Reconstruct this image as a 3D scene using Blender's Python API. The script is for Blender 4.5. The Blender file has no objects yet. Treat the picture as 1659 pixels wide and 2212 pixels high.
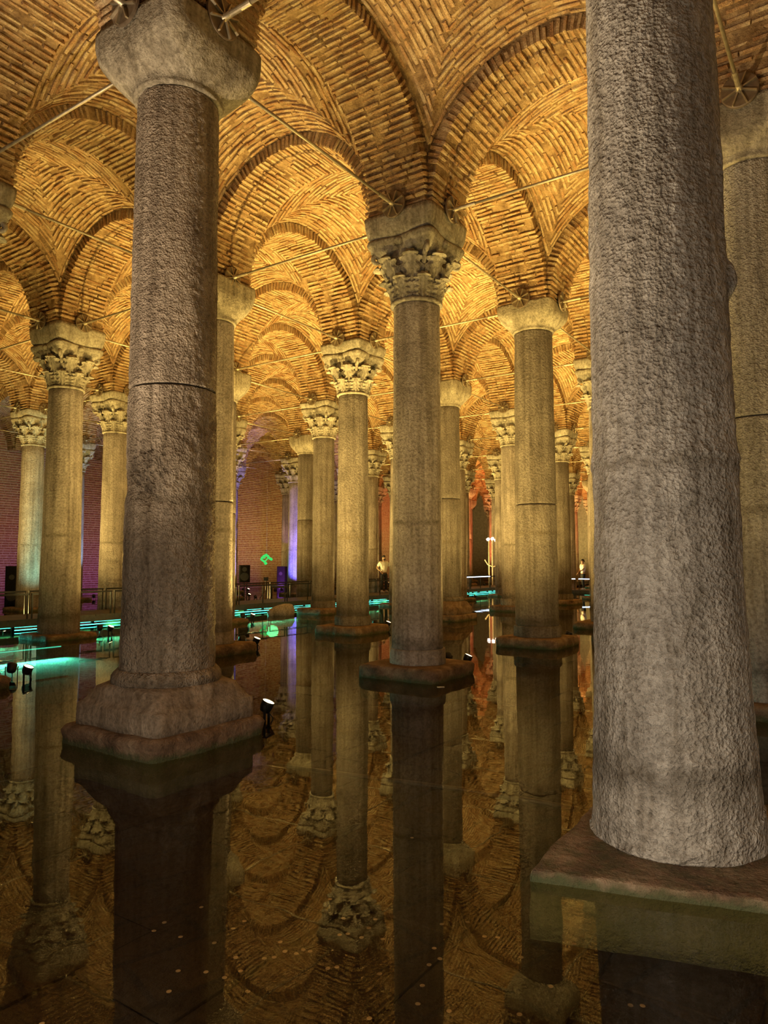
import bpy, math, random
from mathutils import Vector, Matrix, noise

R_ = random.Random(7)
PI = math.pi
sc = bpy.context.scene
COL = sc.collection

# ------------------------------------------------------------------ frame of the place
# grid of columns: u runs right-and-away, w runs left-and-away; water level is z = 0
S = 4.8
F_PX = 1563.0
GAM = 0.59435
EYE = 1.74
AX, AY = -2.171, 7.296
ROTZ = PI / 2 - GAM
U = Vector((math.sin(GAM), math.cos(GAM), 0))
W = Vector((-math.cos(GAM), math.sin(GAM), 0))
ZS = 7.12          # springing of the arches
RI = 1.80         # arch intrados radius
AW = 0.52         # arch half width
RW = 2.03         # vault web radius
HL = S / 2 - AW   # half span of a vault web
PITCH = math.atan2(1212.9 - 1106, F_PX)

def G(i, j, z=0.0):
    return Vector((AX, AY, z)) + U * (S * i) + W * (S * j)

def project(p):
    c, s = math.cos(PITCH), math.sin(PITCH)
    y = p.z - EYE
    zc = p.y * c + y * s
    yc = y * c - p.y * s
    if zc < 0.05:
        return None
    return 829.5 + F_PX * p.x / zc, 1106 - F_PX * yc / zc, zc

def floor_point(px, py, z):
    c, s = math.cos(PITCH), math.sin(PITCH)
    a, b = (px - 829.5) / F_PX, -(py - 1106) / F_PX
    d = Vector((a, c - b * s, s + b * c))
    t = (z - EYE) / d.z
    return Vector((0, 0, EYE)) + d * t

# ------------------------------------------------------------------ camera
cam_d = bpy.data.cameras.new('camera')
cam = bpy.data.objects.new('camera', cam_d)
COL.objects.link(cam)
cam.location = (0, 0, EYE)
cam.rotation_euler = (PI / 2 + PITCH, 0, 0)
cam_d.sensor_fit = 'HORIZONTAL'
cam_d.sensor_width = 36
cam_d.lens = F_PX / 1659 * 36
cam_d.clip_start = 0.05
cam_d.clip_end = 300
sc.camera = cam

# ------------------------------------------------------------------ world, exposure
wd = bpy.data.worlds.new('world')
sc.world = wd
wd.use_nodes = True
wd.node_tree.nodes['Background'].inputs[0].default_value = (0.03, 0.02, 0.012, 1)
wd.node_tree.nodes['Background'].inputs[1].default_value = 1.0
sc.view_settings.view_transform = 'Standard'
sc.view_settings.look = 'None'
sc.view_settings.exposure = 0.70
sc.view_settings.gamma = 1.0
sc.view_settings.use_curve_mapping = False
LAMP_W = 850.0                      # one uplight
WARM = (1.0, 0.72, 0.21)
NEUTRAL = (1.0, 0.80, 0.54)
sc.cycles.max_bounces = 5
sc.cycles.diffuse_bounces = 3
sc.cycles.glossy_bounces = 3
sc.cycles.transparent_max_bounces = 6
sc.cycles.adaptive_threshold = 0.05
sc.cycles.adaptive_min_samples = 16
sc.cycles.caustics_reflective = False
sc.cycles.caustics_refractive = False
CYAN = (0.08, 0.95, 0.72)
RAILW = (1.0, 0.86, 0.66)            # unseen handrail strip, added to brighten the lower front columns
RAIL_W = 95.0

# ------------------------------------------------------------------ helpers
def tag(o, label=None, cat=None, group=None, kind=None):
    if label: o['label'] = label
    if cat: o['category'] = cat
    if group: o['group'] = group
    if kind: o['kind'] = kind
    return o

def empty(name, loc=(0, 0, 0), rz=0.0, parent=None):
    o = bpy.data.objects.new(name, None)
    COL.objects.link(o)
    o.empty_display_size = 0.2
    o.location = loc
    o.rotation_euler = (0, 0, rz)
    if parent: o.parent = parent
    return o

def mesh_of(name, vs, fs, smooth=False):
    m = bpy.data.meshes.new(name)
    m.from_pydata(vs, [], fs)
    if smooth:
        m.polygons.foreach_set('use_smooth', [True] * len(m.polygons))
    m.update()
    return m

def link(name, me, mat=None, parent=None, loc=None, rz=None, mtx=None):
    o = bpy.data.objects.new(name, me)
    if mat is not None and len(me.materials) == 0:
        me.materials.append(mat)
    COL.objects.link(o)
    if parent: o.parent = parent
    if loc is not None: o.location = loc
    if rz is not None: o.rotation_euler = (0, 0, rz)
    if mtx is not None: o.matrix_local = mtx
    return o

class MB:
    def __init__(s):
        s.v, s.f = [], []
    def add(s, vs, fs):
        n = len(s.v)
        s.v += [tuple(v) for v in vs]
        s.f += [tuple(i + n for i in f) for f in fs]
    def box(s, c, h, m=None):
        vs = [Vector((x * h[0], y * h[1], z * h[2])) for x in (-1, 1) for y in (-1, 1) for z in (-1, 1)]
        if m is not None: vs = [m @ v for v in vs]
        s.add([v + Vector(c) for v in vs], [(0, 1, 3, 2), (4, 6, 7, 5), (0, 4, 5, 1), (2, 3, 7, 6), (0, 2, 6, 4), (1, 5, 7, 3)])
    def tube(s, pts, r, n=8, caps=True):
        pts = [Vector(p) for p in pts]
        rr = r if isinstance(r, (list, tuple)) else [r] * len(pts)
        rings = []
        up = None
        for k, p in enumerate(pts):
            d = (pts[min(k + 1, len(pts) - 1)] - pts[max(k - 1, 0)]).normalized()
            if up is None:
                up = d.orthogonal().normalized()
            up = (up - d * up.dot(d))
            up = up.normalized() if up.length > 1e-6 else d.orthogonal().normalized()
            b = d.cross(up)
            rings.append([p + (up * math.cos(a) + b * math.sin(a)) * rr[k] for a in [2 * PI * q / n for q in range(n)]])
        vs = [v for r_ in rings for v in r_]
        fs = [(k * n + q, k * n + (q + 1) % n, (k + 1) * n + (q + 1) % n, (k + 1) * n + q) for k in range(len(pts) - 1) for q in range(n)]
        if caps:
            fs += [tuple(range(n - 1, -1, -1)), tuple((len(pts) - 1) * n + q for q in range(n))]
        s.add(vs, fs)
    def lathe(s, prof, n=32, caps=True):
        vs = [(r * math.cos(2 * PI * q / n), r * math.sin(2 * PI * q / n), z) for r, z in prof for q in range(n)]
        fs = [(k * n + q, k * n + (q + 1) % n, (k + 1) * n + (q + 1) % n, (k + 1) * n + q) for k in range(len(prof) - 1) for q in range(n)]
        if caps:
            fs += [tuple(range(n - 1, -1, -1)), tuple((len(prof) - 1) * n + q for q in range(n))]
        s.add(vs, fs)
    def loft(s, rings, caps=True):
        n = len(rings[0])
        vs = [v for r in rings for v in r]
        fs = [(k * n + q, k * n + (q + 1) % n, (k + 1) * n + (q + 1) % n, (k + 1) * n + q) for k in range(len(rings) - 1) for q in range(n)]
        if caps:
            fs += [tuple(range(n - 1, -1, -1)), tuple((len(rings) - 1) * n + q for q in range(n))]
        s.add(vs, fs)
    def mesh(s, name, smooth=False):
        return mesh_of(name, s.v, s.f, smooth)
    def build(s, name, mat, parent=None, smooth=False, **k):
        return link(name, s.mesh(name, smooth), mat, parent, **k)

# ------------------------------------------------------------------ materials
class NT:
    def __init__(s, name):
        s.m = bpy.data.materials.new(name)
        s.m.use_nodes = True
        s.t = s.m.node_tree
        s.t.nodes.clear()
        s.out = s.n('ShaderNodeOutputMaterial')
    def n(s, typ, **kw):
        nd = s.t.nodes.new(typ)
        for k, v in kw.items():
            if k.startswith('i_'):
                nd.inputs[k[2:].replace('_', ' ')].default_value = v
            else:
                setattr(nd, k, v)
        return nd
    def l(s, a, b): s.t.links.new(a, b)
    def pos(s):
        return s.n('ShaderNodeNewGeometry').outputs['Position']
    def noise(s, vec, scale, detail=4, rough=0.55, dist=0.0):
        nd = s.n('ShaderNodeTexNoise')
        nd.inputs['Scale'].default_value = scale
        nd.inputs['Detail'].default_value = detail
        nd.inputs['Roughness'].default_value = rough
        nd.inputs['Distortion'].default_value = dist
        if vec is not None: s.l(vec, nd.inputs['Vector'])
        return nd.outputs['Fac']
    def ramp(s, fac, stops):
        nd = s.n('ShaderNodeValToRGB')
        el = nd.color_ramp.elements
        while len(el) < len(stops): el.new(0.5)
        for e, (p, c) in zip(el, stops):
            e.position = p
            e.color = c if len(c) == 4 else (*c, 1)
        s.l(fac, nd.inputs[0])
        return nd.outputs[0]
    def mix(s, fac, a, b, blend='MIX'):
        nd = s.n('ShaderNodeMix', data_type='RGBA', blend_type=blend)
        for idx, x in ((0, fac), (6, a), (7, b)):
            if isinstance(x, (int, float)): nd.inputs[idx].default_value = x
            elif isinstance(x, tuple): nd.inputs[idx].default_value = x if len(x) == 4 else (*x, 1)
            else: s.l(x, nd.inputs[idx])
        return nd.outputs[2]
    def math(s, op, a, b=0.0, c=None, clamp=False):
        nd = s.n('ShaderNodeMath', operation=op, use_clamp=clamp)
        for idx, x in ((0, a), (1, b), (2, c)):
            if x is None: continue
            if isinstance(x, (int, float)): nd.inputs[idx].default_value = x
            else: s.l(x, nd.inputs[idx])
        return nd.outputs[0]
    def scale(s, vec, v):
        nd = s.n('ShaderNodeVectorMath', operation='MULTIPLY')
        s.l(vec, nd.inputs[0]); nd.inputs[1].default_value = v
        return nd.outputs[0]
    def z(s, vec):
        nd = s.n('ShaderNodeSeparateXYZ'); s.l(vec, nd.inputs[0]); return nd.outputs[2]
    def bump(s, h, strength, dist, normal=None):
        nd = s.n('ShaderNodeBump')
        nd.inputs['Strength'].default_value = strength
        nd.inputs['Distance'].default_value = dist
        s.l(h, nd.inputs['Height'])
        if normal is not None: s.l(normal, nd.inputs['Normal'])
        return nd.outputs[0]
    def bsdf(s, color, rough=0.8, normal=None, metal=0.0, spec=0.3):
        nd = s.n('ShaderNodeBsdfPrincipled')
        if isinstance(color, tuple): nd.inputs['Base Color'].default_value = (*color[:3], 1)
        else: s.l(color, nd.inputs['Base Color'])
        if isinstance(rough, (int, float)): nd.inputs['Roughness'].default_value = rough
        else: s.l(rough, nd.inputs['Roughness'])
        nd.inputs['Metallic'].default_value = metal
        nd.inputs['Specular IOR Level'].default_value = spec
        if normal is not None: s.l(normal, nd.inputs['Normal'])
        s.l(nd.outputs[0], s.out.inputs[0])
        return nd

def mat_plain(name, c, rough=0.6, metal=0.0, spec=0.4, var=0.25, nscale=14):
    t = NT(name)
    p = t.pos()
    f = t.noise(p, nscale, 3)
    d = tuple(x * (1 - var) for x in c)
    e = tuple(min(1, x * (1 + var)) for x in c)
    t.bsdf(t.ramp(f, [(0.3, d), (0.7, e)]), rough, None, metal, spec)
    return t.m

def mat_emit(name, c, s):
    t = NT(name)
    e = t.n('ShaderNodeEmission')
    e.inputs[0].default_value = (*c, 1)
    e.inputs[1].default_value = s
    t.l(e.outputs[0], t.out.inputs[0])
    return t.m

def mat_brick(name, a, b, c, smear=0.8):
    t = NT(name)
    p = t.pos()
    g = t.n('ShaderNodeNewGeometry')
    col = t.ramp(g.outputs['Random Per Island'], [(0.0, a), (0.5, b), (1.0, c)])
    oi = t.n('ShaderNodeObjectInfo')
    col = t.mix(0.35, col, t.ramp(oi.outputs['Random'], [(0, a), (0.5, b), (1, c)]))
    f1 = t.noise(p, 4.5, 2)
    col = t.mix(t.ramp(f1, [(0.42, (0, 0, 0)), (0.66, (smear, smear, smear))]), col, (0.60, 0.45, 0.25))   # mortar smears
    f2 = t.noise(p, 42, 2, 0.7)
    col = t.mix(0.6, col, t.ramp(f2, [(0.32, (0.3, 0.3, 0.3)), (0.7, (1, 1, 1))]), 'MULTIPLY')
    t.bsdf(col, 0.9, t.bump(f2, 1.0, 0.02), 0, 0.1)
    return t.m

def mat_mortar(name, a, b):
    t = NT(name)
    p = t.pos()
    col = t.ramp(t.noise(p, 6, 2, 0.6), [(0.3, a), (0.7, b)])
    f2 = t.noise(p, 36, 2, 0.7)
    col = t.mix(0.5, col, t.ramp(f2, [(0.3, (0.4, 0.4, 0.4)), (0.75, (1, 1, 1))]), 'MULTIPLY')
    t.bsdf(col, 0.95, t.bump(f2, 1.0, 0.025), 0, 0.05)
    return t.m

def mat_stone(name, lo, hi, bump=1.0, grain=28.0, tide=True, pits=0.0):
    """weathered marble: vertical streaks, an old water line at z=2.3, damp dark foot"""
    t = NT(name)
    p = t.pos()
    base = t.ramp(t.noise(p, 1.8, 3, 0.65), [(0.3, lo), (0.7, hi)])
    streak = t.noise(t.scale(p, (9, 9, 0.35)), 1.0, 2, 0.6, 0.3)
    col = t.mix(0.7, base, t.ramp(streak, [(0.32, (0.45, 0.42, 0.38)), (0.6, (1, 1, 1))]), 'MULTIPLY')
    vein = t.noise(t.scale(p, (2.2, 2.2, 0.5)), 1.4, 1, 0.5, 1.2)
    vline = t.math('ABSOLUTE', t.math('SUBTRACT', vein, 0.5))
    col = t.mix(0.45, col, t.ramp(vline, [(0.0, (0.55, 0.5, 0.42)), (0.02, (1, 1, 1))]), 'MULTIPLY')
    spk = t.noise(p, grain, 3, 0.68)
    col = t.mix(0.65, col, t.ramp(spk, [(0.33, (0.36, 0.34, 0.31)), (0.58, (1, 1, 1))]), 'MULTIPLY')
    if tide:
        z = t.z(p)
        nz = t.math('SUBTRACT', t.noise(p, 6, 2, 0.7), 0.5)
        d = t.math('ABSOLUTE', t.math('SUBTRACT', t.math('MULTIPLY_ADD', nz, 0.12, z), 2.33))
        band = t.math('SUBTRACT', 1.0, t.math('MULTIPLY', d, 16.0), clamp=True)
        band = t.math('MULTIPLY', band, t.math('MULTIPLY_ADD', streak, 4.0, -1.4, clamp=True))
        col = t.mix(t.math('MULTIPLY', band, 0.75), col, (0.10, 0.075, 0.045))
        foot = t.math('SUBTRACT', 1.0, t.math('MULTIPLY', t.math('ABSOLUTE', t.math('SUBTRACT', t.math('MULTIPLY_ADD', nz, 0.3, z), 0.50)), 7.0), clamp=True)
        col = t.mix(t.math('MULTIPLY', foot, 0.6), col, (0.06, 0.045, 0.028))
    h = spk
    if bump > 1.0:
        vo = t.n('ShaderNodeTexVoronoi')
        vo.inputs['Scale'].default_value = grain * 2.0
        t.l(p, vo.inputs['Vector'])
        h = t.math('MULTIPLY_ADD', vo.outputs['Distance'], 0.35, spk)
    nrm = t.bump(h, min(1.0, bump), 0.04)
    if pits:
        at = t.n('ShaderNodeAttribute', attribute_name='wear')
        pv = t.ramp(spk, [(0.35, (0, 0, 0)), (0.6, (1, 1, 1))])
        col = t.mix(t.math('MULTIPLY', at.outputs['Fac'], 0.95), col, t.mix(pv, (0.015, 0.011, 0.008), (0.11, 0.08, 0.055)))
    t.bsdf(col, 0.75, nrm, 0, 0.2)
    return t.m

def mat_rock(name):
    t = NT(name)
    p = t.pos()
    col = t.ramp(t.noise(p, 4, 6, 0.65), [(0.3, (0.085, 0.05, 0.03)), (0.5, (0.22, 0.135, 0.08)), (0.75, (0.40, 0.29, 0.19))])
    col = t.mix(0.6, col, t.ramp(t.noise(p, 40, 4, 0.7), [(0.3, (0.4, 0.4, 0.4)), (0.7, (1, 1, 1))]), 'MULTIPLY')
    z = t.math('ADD', t.z(p), t.math('MULTIPLY', t.math('SUBTRACT', t.noise(p, 11, 3), 0.5), 0.14))
    alg = t.math('SUBTRACT', 1.0, t.math('MULTIPLY', t.math('ADD', z, -0.015), 16.0), clamp=True)
    col = t.mix(t.math('MULTIPLY', alg, 0.85), col, (0.055, 0.068, 0.026))
    nrm = t.bump(t.noise(p, 22, 4, 0.7), 1.0, 0.035)
    t.bsdf(col, 0.85, nrm, 0, 0.25)
    return t.m

def mat_water():
    t = NT('water')
    p = t.pos()
    h = t.noise(t.scale(p, (1.0, 0.7, 1)), 2.4, 2, 0.5)
    nrm = t.bump(h, 0.05, 0.02)
    fr = t.n('ShaderNodeFresnel')
    bf = t.n('ShaderNodeNewGeometry').outputs['Backfacing']       # rays leave the water as they entered: no bending in this thin sheet
    t.l(t.math('MULTIPLY_ADD', bf, 1 / 1.325 - 1.325, 1.325), fr.inputs['IOR'])
    t.l(nrm, fr.inputs['Normal'])
    tr = t.n('ShaderNodeBsdfTransparent'); tr.inputs[0].default_value = (0.86, 0.78, 0.60, 1)
    gl = t.n('ShaderNodeBsdfGlossy'); gl.inputs['Roughness'].default_value = 0.012
    t.l(nrm, gl.inputs['Normal'])
    mx = t.n('ShaderNodeMixShader')
    t.l(fr.outputs[0], mx.inputs[0]); t.l(tr.outputs[0], mx.inputs[1]); t.l(gl.outputs[0], mx.inputs[2])
    t.l(mx.outputs[0], t.out.inputs[0])
    return t.m

def mat_floor():
    t = NT('cistern_bed')
    p = t.pos()
    rot = t.n('ShaderNodeVectorRotate', rotation_type='Z_AXIS'); rot.inputs['Angle'].default_value = 0.3
    t.l(p, rot.inputs['Vector'])
    br = t.n('ShaderNodeTexBrick')
    t.l(rot.outputs[0], br.inputs['Vector'])
    br.inputs['Scale'].default_value = 1.0
    br.inputs['Brick Width'].default_value = 0.9
    br.inputs['Row Height'].default_value = 0.42
    br.inputs['Mortar Size'].default_value = 0.018
    br.inputs['Color1'].default_value = (0.024, 0.0135, 0.0052, 1)
    br.inputs['Color2'].default_value = (0.016, 0.009, 0.0035, 1)
    br.inputs['Mortar'].default_value = (0.012, 0.007, 0.004, 1)
    col = t.mix(0.75, br.outputs[0], t.ramp(t.noise(p, 2.2, 6, 0.65), [(0.3, (0.25, 0.22, 0.18)), (0.7, (1.1, 1.0, 0.9))]), 'MULTIPLY')
    nrm = t.bump(t.noise(p, 9, 5, 0.65), 0.8, 0.04)
    t.bsdf(col, 0.9, nrm, 0, 0.1)
    return t.m

M = {}
M['brick'] = mat_brick('vault_brick', (0.25, 0.115, 0.048), (0.42, 0.23, 0.10), (0.56, 0.36, 0.18))
M['mortar'] = mat_mortar('vault_mortar', (0.17, 0.095, 0.042), (0.42, 0.27, 0.13))
M['wallbrick'] = mat_brick('wall_brick', (0.24, 0.085, 0.055), (0.30, 0.12, 0.075), (0.37, 0.17, 0.11), 0.25)
M['wallmortar'] = mat_mortar('wall_mortar', (0.40, 0.29, 0.22), (0.58, 0.45, 0.35))
M['plaster'] = mat_mortar('far_plaster', (0.22, 0.19, 0.16), (0.34, 0.30, 0.25))
M['stoneA'] = mat_stone('stone_pitted', (0.26, 0.20, 0.145), (0.44, 0.355, 0.265), 1.2, 26, True, 1.0)
M['stoneB'] = mat_stone('stone_grey', (0.33, 0.295, 0.255), (0.50, 0.45, 0.39), 1.25, 24, True, 0)
M['stone'] = mat_stone('stone_marble', (0.25, 0.206, 0.176), (0.41, 0.348, 0.305), 0.9, 24)
M['stoneD'] = mat_stone('stone_dark_marble', (0.14, 0.113, 0.093), (0.23, 0.19, 0.16), 0.9, 24)
M['stoneL'] = mat_stone('stone_light_marble', (0.31, 0.257, 0.22), (0.50, 0.428, 0.372), 0.9, 24)
M['cap'] = mat_stone('stone_capital', (0.29, 0.25, 0.19), (0.46, 0.40, 0.31), 0.55, 18, False)
M['capA'] = mat_stone('stone_cushion', (0.255, 0.21, 0.15), (0.42, 0.36, 0.265), 0.7, 22, False)
M['rock'] = mat_rock('plinth_rock')
M['water'] = mat_water()
M['bed'] = mat_floor()
M['steel'] = mat_plain('tie_rod_steel', (0.36, 0.29, 0.19), 0.42, 0.7, 0.5)
M['plate'] = mat_plain('anchor_bronze', (0.17, 0.12, 0.075), 0.5, 0.5, 0.5)
M['black'] = mat_plain('black_metal', (0.018, 0.016, 0.015), 0.45, 0.3, 0.5)
M['deck'] = mat_plain('walkway_deck', (0.06, 0.05, 0.042), 0.6, 0.1, 0.4)
M['lens'] = mat_emit('lamp_lens', (1.0, 0.70, 0.30), 22)
M['led'] = mat_emit('led_strip', CYAN, 3)
M['coin'] = mat_plain('coin_metal', (0.22, 0.155, 0.085), 0.5, 0.1, 0.4, 0.6, 9)

# ------------------------------------------------------------------ bricks
def brick_geo(c, T, B, N, hl, ht, prot, back, jit, rnd):
    """12-vertex chamfered brick; T along, B across, N towards the room"""
    vs = []
    ch = min(0.009, ht * 0.35)
    for d, a in ((-back, 0.0), (prot - 0.008, 0.0), (prot, ch)):
        for sx, sy in ((-1, -1), (1, -1), (1, 1), (-1, 1)):
            j1, j2 = rnd.uniform(-jit, jit), rnd.uniform(-jit, jit)
            vs.append(c + T * (sx * (hl - a) + j1) + B * (sy * (ht - a) + j2 * 0.6) + N * (d + rnd.uniform(-jit, jit) * 0.5))
    return vs
BF = [(0, 1, 5, 4), (1, 2, 6, 5), (2, 3, 7, 6), (3, 0, 4, 7), (4, 5, 9, 8), (5, 6, 10, 9), (6, 7, 11, 10), (7, 4, 8, 11), (8, 9, 10, 11)]

def web_point(x, t):
    """vault web over side y=-HL; t distance from that side, in bay coordinates, z from springing"""
    return Vector((x, -HL + t, math.sqrt(max(RW * RW - x * x, 0.01)) + 0.26 * math.sin(PI / 2 * min(max(t, 0) / HL, 1))))

PW = 0.094
def vault_bricks(seed):
    rnd = random.Random(seed)
    out = []
    for k in range(4):
        q = Matrix.Rotation(k * PI / 2, 3, 'Z')
        n = int(HL / PW)
        for r in range(n):
            t = (r + 0.5) * PW
            hs = HL - t
            fm = math.asin(min(hs / RW, 1))
            L = 2 * fm * RW
            s = -rnd.uniform(0, 0.25)
            while s < L - 0.03:
                ln = rnd.uniform(0.26, 0.42)
                a, b = max(s, 0.0), min(s + ln, L - 0.01)
                s += ln + rnd.uniform(0.012, 0.03)
                if b - a < 0.05 or rnd.random() < 0.05: continue
                f = (a + b) / 2 / RW - fm
                x = RW * math.sin(f)
                tt = t + rnd.uniform(-0.006, 0.006)
                c = web_point(x, tt)
                T = Vector((math.cos(f), 0, -math.sin(f)))
                B = Vector((0, 1, 0.26 * PI / 2 / HL * math.cos(PI / 2 * tt / HL))).normalized()
                N = T.cross(B)
                if N.z > 0: N = -N
                N.normalize()
                hl, ht = (b - a) / 2, rnd.uniform(0.019, 0.028)
                # sagitta: keep the ends of the brick on the curve
                prot = rnd.uniform(0.010, 0.036) + hl * hl / (2 * RW) * 0.6
                out.append((q @ c, q @ T, q @ B, q @ N, hl, ht, prot, 0.03))
    return out

def vault_shell(seed):
    mb = MB()
    off = Vector((seed * 7.3, seed * 3.1, 0))
    for k in range(4):
        q = Matrix.Rotation(k * PI / 2, 3, 'Z')
        nx, nt = 40, 20
        vs, fs = [], []
        for b in range(nt + 1):
            t = -0.02 + (HL + 0.02) * b / nt
            hs = HL - t
            fm = math.asin(min(hs / RW, 0.999))
            for a in range(nx + 1):
                f = -fm + 2 * fm * a / nx
                p = web_point(RW * math.sin(f), t)
                edge = 0 if (a in (0, nx) or b in (0, nt)) else 1
                d = edge * 0.034 * noise.noise((q @ p) * 4.0 + off)
                N = Vector((-math.sin(f), 0, -math.cos(f)))
                vs.append(q @ (p + N * d))
        for b in range(nt):
            for a in range(nx):
                i0 = b * (nx + 1) + a
                fs.append((i0, i0 + 1, i0 + nx + 2, i0 + nx + 1))
        mb.add(vs, fs)
    return mb.mesh('vault', True)

PA = 0.092
def arch_bricks(seed):
    rnd = random.Random(seed)
    out = []
    n = int(PI * RI / PA)
    for r in range(n):
        th = (r + 0.5) / n * PI
        B = Vector((-math.sin(th), 0, math.cos(th)))
        N = Vector((-math.cos(th), 0, -math.sin(th)))
        pat = [[.333, .333, .334], [.17, .333, .333, .164], [.25, .4, .35], [.4, .25, .35]][rnd.randrange(4)]
        y = -AW
        for m, ln in enumerate(pat):
            a, b = y + 0.010, y + ln * 2 * AW - 0.010
            if m == 0: a = -AW - rnd.uniform(-0.012, 0.028)
            if m == len(pat) - 1: b = AW + rnd.uniform(-0.012, 0.028)
            y += ln * 2 * AW
            if rnd.random() < 0.05: continue
            c = Vector((math.cos(th) * (RI + 0.02), (a + b) / 2, math.sin(th) * (RI + 0.02)))
            out.append((c, Vector((0, 1, 0)), B, N, (b - a) / 2, rnd.uniform(0.020, 0.027), rnd.uniform(0.010, 0.046), 0.19))
    return out

def arch_shell(seed):
    mb = MB()
    n, m = 60, 16
    vs, fs = [], []
    off = Vector((seed * 5.7, 1.1, seed * 2.9))
    prof = [(AW - 0.015, RI + 0.28)] + [((AW - 0.015) * (1 - 2 * q / m), RI + 0.02) for q in range(m + 1)] + [(-AW + 0.015, RI + 0.28)]
    for k in range(n + 1):
        th = PI * k / n
        for y, r in prof:
            p = Vector((math.cos(th) * r, y, math.sin(th) * r))
            if r < RI + 0.1 and abs(y) < AW - 0.03:
                d = 0.036 * noise.noise(p * 4.0 + off)
                p += Vector((-math.cos(th), 0, -math.sin(th))) * d
            vs.append(p)
    w = len(prof)
    for k in range(n):
        for q in range(w - 1):
            i0 = k * w + q
            fs.append((i0, i0 + w, i0 + w + 1, i0 + 1))
    mb.add(vs, fs)
    return mb.mesh('arch', False)

def bricks_mesh(data, name, seed, skip=()):
    rnd = random.Random(seed)
    vs, fs = [], []
    for k, (c, T, B, N, hl, ht, prot, back) in enumerate(data):
        if k in skip: continue
        n = len(vs)
        vs += brick_geo(c, T, B, N, hl, ht, prot, back, 0.008, rnd)
        fs += [tuple(i + n for i in f) for f in BF]
    return mesh_of(name, vs, fs)

# unit bricks that the singled-out bricks share
UNIT = []
for s_ in range(4):
    r0 = random.Random(100 + s_)
    vs = brick_geo(Vector(), Vector((1, 0, 0)), Vector((0, 1, 0)), Vector((0, 0, 1)), 0.15, 0.023, 0.016, 0.03, 0.005, r0)
    me_ = mesh_of('brick', [tuple(v) for v in vs], BF)
    me_.materials.append(M['brick'])
    UNIT.append(me_)

NV = 3
VB = [vault_bricks(11 + k) for k in range(NV)]
AB = [arch_bricks(31 + k) for k in range(NV)]
VSH = [vault_shell(k) for k in range(NV)]
ASH = [arch_shell(k) for k in range(NV)]
for m_ in VSH + ASH: m_.materials.append(M['mortar'])
VBM = [bricks_mesh(VB[k], 'bricks', 51 + k) for k in range(NV)]
ABM = [bricks_mesh(AB[k], 'bricks', 71 + k) for k in range(NV)]
for m_ in VBM + ABM: m_.materials.append(M['brick'])

# ------------------------------------------------------------------ which bays exist
I0, I1, J0, J1 = -3, 13, -4, 6       # extent of the hall in column lines

def sees(i, j, margin=260):
    """does the neighbourhood of grid point i,j fall in the picture or close to the camera?"""
    p = G(i, j, 4)
    if (p - Vector((0, 0, 4))).length < 13: return True
    if p.y < 2: return False
    x = 829.5 + F_PX * p.x / p.y
    mg = F_PX * 4.0 / p.y + margin
    return -mg < x < 1659 + mg

def solid(a, b, z):
    """is grid-space point (in metres) inside arch masonry or above a vault"""
    h = z - ZS
    if h < 0: return False
    fa, fb = a / S, b / S
    da, db = (fa - round(fa)) * S, (fb - round(fb)) * S     # to nearest column lines
    ma, mb_ = (fa - math.floor(fa) - 0.5) * S, (fb - math.floor(fb) - 0.5) * S
    if abs(db) < AW and ma * ma + h * h > (RI + 0.03) ** 2: return True
    if abs(da) < AW and mb_ * mb_ + h * h > (RI + 0.03) ** 2: return True
    e = max(abs(ma), abs(mb_))
    x = min(abs(ma), abs(mb_))
    if e < HL and h > math.sqrt(RW * RW - x * x) + 0.26 * math.sin(PI / 2 * (HL - e) / HL) + 0.05: return True
    return False

NEAR_COLS = [(0, 0), (0, -1), (1, -1), (1, 0), (2, 0), (1, 1)]
def visible(p):
    o = Vector((0, 0, EYE))
    d = p - o
    for (i, j) in NEAR_COLS:
        c = G(i, j)
        t = (c.x * d.x + c.y * d.y) / (d.x * d.x + d.y * d.y)
        if 0 < t < 0.97:
            q = o + d * t
            r = 0.47 if q.z < 6.5 else 0.6
            if (Vector((q.x, q.y, 0)) - c).length < r: return False
    L = d.length
    k = 0.0
    while k < L - 0.35:
        q = o + d * (k / L)
        if q.z > ZS:
            r = Vector((q.x - AX, q.y - AY, 0))
            if solid(r.dot(U), r.dot(W), q.z): return False
        k += 0.12
    return True

# ------------------------------------------------------------------ ceiling: vault bays and arches
ceiling = empty('ceiling', G(0, 0, 0), ROTZ)
tag(ceiling, 'brick cross vaults on wide brick arches lit golden from below', None, None, 'structure')
pieces = []      # (parent object, brick data, matrix local->ceiling, mesh, seed)
R3 = random.Random(5)
for i in range(I0, I1):
    for j in range(J0, J1):
        if not sees(i + .5, j + .5): continue
        k = (i * 5 + j * 3) % NV
        rz = ((i + 2 * j) % 4) * PI / 2
        m = Matrix.Translation((S * (i + .5), S * (j + .5), ZS)) @ Matrix.Rotation(rz, 4, 'Z')
        o = link('vault', VSH[k], None, ceiling, mtx=m)
        pieces.append((o, VB[k], m, VBM[k], 51 + k))
for i in range(I0, I1 + 1):
    for j in range(J0, J1 + 1):
        for d in (0, 1):
            ci, cj = (i + .5, j) if d == 0 else (i, j + .5)
            if ci > I1 or cj > J1 or not sees(ci, cj): continue
            k = (i * 2 + j + d) % NV
            fl = PI if (i + j) % 2 else 0
            m = Matrix.Translation((S * ci, S * cj, ZS)) @ Matrix.Rotation(d * PI / 2 + fl, 4, 'Z')
            o = link('arch', ASH[k], None, ceiling, mtx=m)
            pieces.append((o, AB[k], m, ABM[k], 71 + k))
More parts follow.
